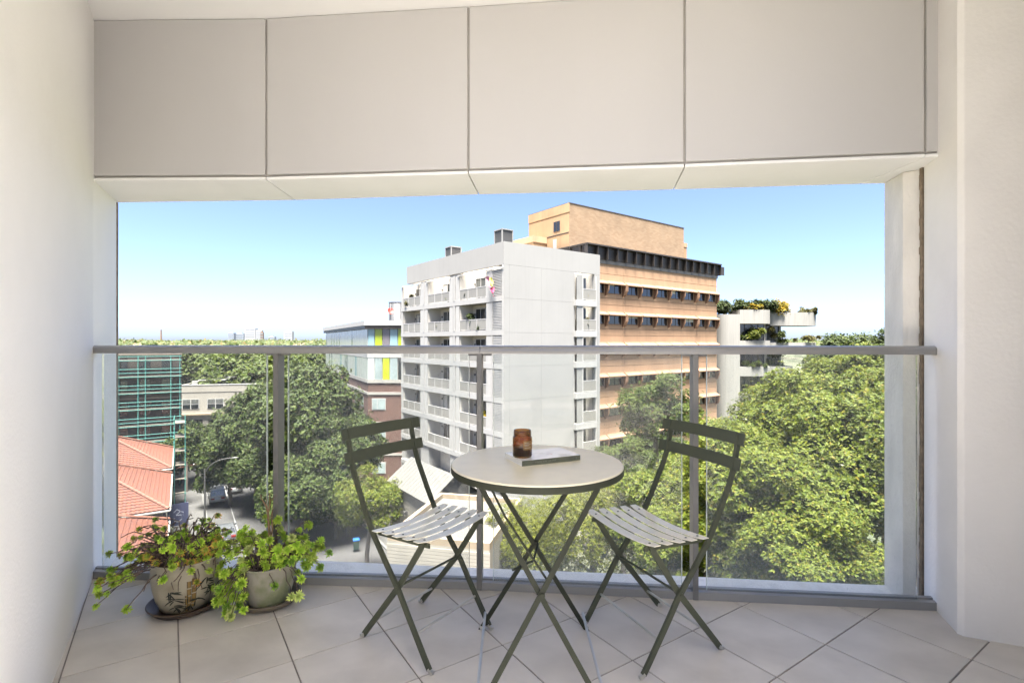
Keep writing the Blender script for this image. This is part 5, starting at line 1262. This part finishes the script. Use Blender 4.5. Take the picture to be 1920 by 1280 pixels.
# ------------------------------------------------------------------ far skyline
M['farw'] = mat('far_pale_tower', (0.381,0.374,0.367), .8, .1, .02); M['farb'] = mat('far_blue_grey_tower', (0.245,0.272,0.306), .6, .1, .02); M['farr'] = mat('far_orange_brick', (0.170,0.114,0.081), .8, .1, .02); M['farwin'] = mat('far_window_band', (0.163,0.177,0.197), .4, .1, .05)
def ztop(py, d): return EYE-(py-640)/960*d-G
def tower(x0, x1, py, d, m, label, steps=()):
    X0, X1 = (x0-960)/960*d, (x1-960)/960*d; t = thing('tower_block', label, 'building', ((X0+X1)/2, d, G), R(8), 'towers on the horizon'); w_ = (X1-X0)/2; h = ztop(py, d)
    MB().box(-w_,-w_,0,w_,w_,h).build('tower', m, t); MB().box(-w_*.4,-w_*.4,h,w_*.4,w_*.4,h+4).build('plant_room', m, t)
    for k in range(5): z = h-6-k*7.5; MB().box(-w_*.93,-w_-.5,z,w_*.93,-w_-.02,z+3).build('window_band', M['farwin'], t)
    return t
tower(430,440,624,2200,M['farb'],'slim blue grey tower, leftmost of the towers on the horizon'); tower(442,459,625,2250,M['farb'],'wide blue grey tower beside the slim one on the horizon'); tower(463,481,616,2200,M['farw'],'tallest pale tower on the horizon with a flat top'); tower(482,492,619,2150,M['farw'],'pale tower adjoining the tallest one on the horizon'); tower(489,494,623,1500,M['farr'],'thin orange brick tower in front of the pale towers'); tower(535,549,621,2300,M['farw'],'lone pale tower near the green glass building on the horizon'); tower(505,516,631,2100,M['farb'],'low grey block between the pale towers')
ch = thing('chimney_stack', 'tall brick chimney on the horizon near the white wall', 'chimney', ((302-960)/960*1500, 1500, G)); MB().tube([(0,0,0),(0,0,ztop(618,1500)-2)], [3.2,1.9], 14).build('shaft', M['farr'], ch, smooth=60); MB().tube([(0,0,ztop(618,1500)-2),(0,0,ztop(618,1500))], 2.2, 14).build('cap', M['farr'], ch)
rg = random.Random(21)
hb_, hr_ = MB().box(-6,-4,0,6,4,5).mesh('wall', M['farw']), MB().add([(-6.5,-4.5,5),(6.5,-4.5,5),(6.5,4.5,5),(-6.5,4.5,5),(-6.5,0,8.2),(6.5,0,8.2)], [(0,1,5,4),(2,3,4,5),(1,2,5),(3,0,4),(0,3,2,1)]).mesh('roof', M['farr'])
for i in range(40):
    d = rg.uniform(420,1100); px = rg.uniform(215,640); hz = (20.165-rg.uniform(1.0,9))
    t = thing('suburban_house', 'distant gabled house among the trees below the horizon', 'house', ((px-960)/960*d, d, G+max(0,hz-8)), rg.uniform(0,3.1), 'distant gabled houses'); link('wall', hb_, t); link('roof', hr_, t)
rgn = np.random.default_rng(5); n = 42000
dd = rgn.uniform(380,1900,n)**1.0; px = rgn.uniform(120,1900,n); ph_ = np.sin(px*.02+dd*.004)*.5+np.sin(px*.051+1.3)*.3
zz = 20.165-G*0-2.2+ph_*2.0+ (dd-380)/1500*5.0; P = np.stack([(px-960)/960*dd, dd, G+zz-np.abs(rgn.normal(size=n))*4.0+2.6*np.sin(px*.35+dd*.02)*np.sin(dd*.031)], 1)
N = np.array([[0,-.3,.9]])+rgn.normal(size=(n,3))*.3; N /= np.linalg.norm(N, axis=1, keepdims=True)
V, F = leaves(rgn, P, N, 3.4, 2, .34)
LM['farw'] = leafmat('distant_tree_leaf', [(0,(0.034,0.052,0.014)),(.6,(0.053,0.071,0.018)),(.88,(0.077,0.080,0.024)),(1,(0.105,0.080,0.028))], .3)
tag(link('distant_woodland', np_mesh('distant_woodland', V, F, LM['farw'])), kind='stuff')
# rising land under the suburb
vs = []; fs = []; nx, ny = 40, 10
for j in range(ny+1):
    d = 330+j*170
    for i in range(nx+1):
        px_ = 60+i*48; hgt = max(0, 20.165-7+(d-380)/1500*5.0+math.sin(px_*.02+d*.004)*1.0)*min(1, j/1.0)
        vs.append(((px_-960)/960*d, d, G+hgt-.5))
for j in range(ny):
    for i in range(nx): fs.append((j*(nx+1)+i, j*(nx+1)+i+1, (j+1)*(nx+1)+i+1, (j+1)*(nx+1)+i))
tag(MB().add(vs, fs).build('hill', M['earth'], smooth=90), kind='structure')
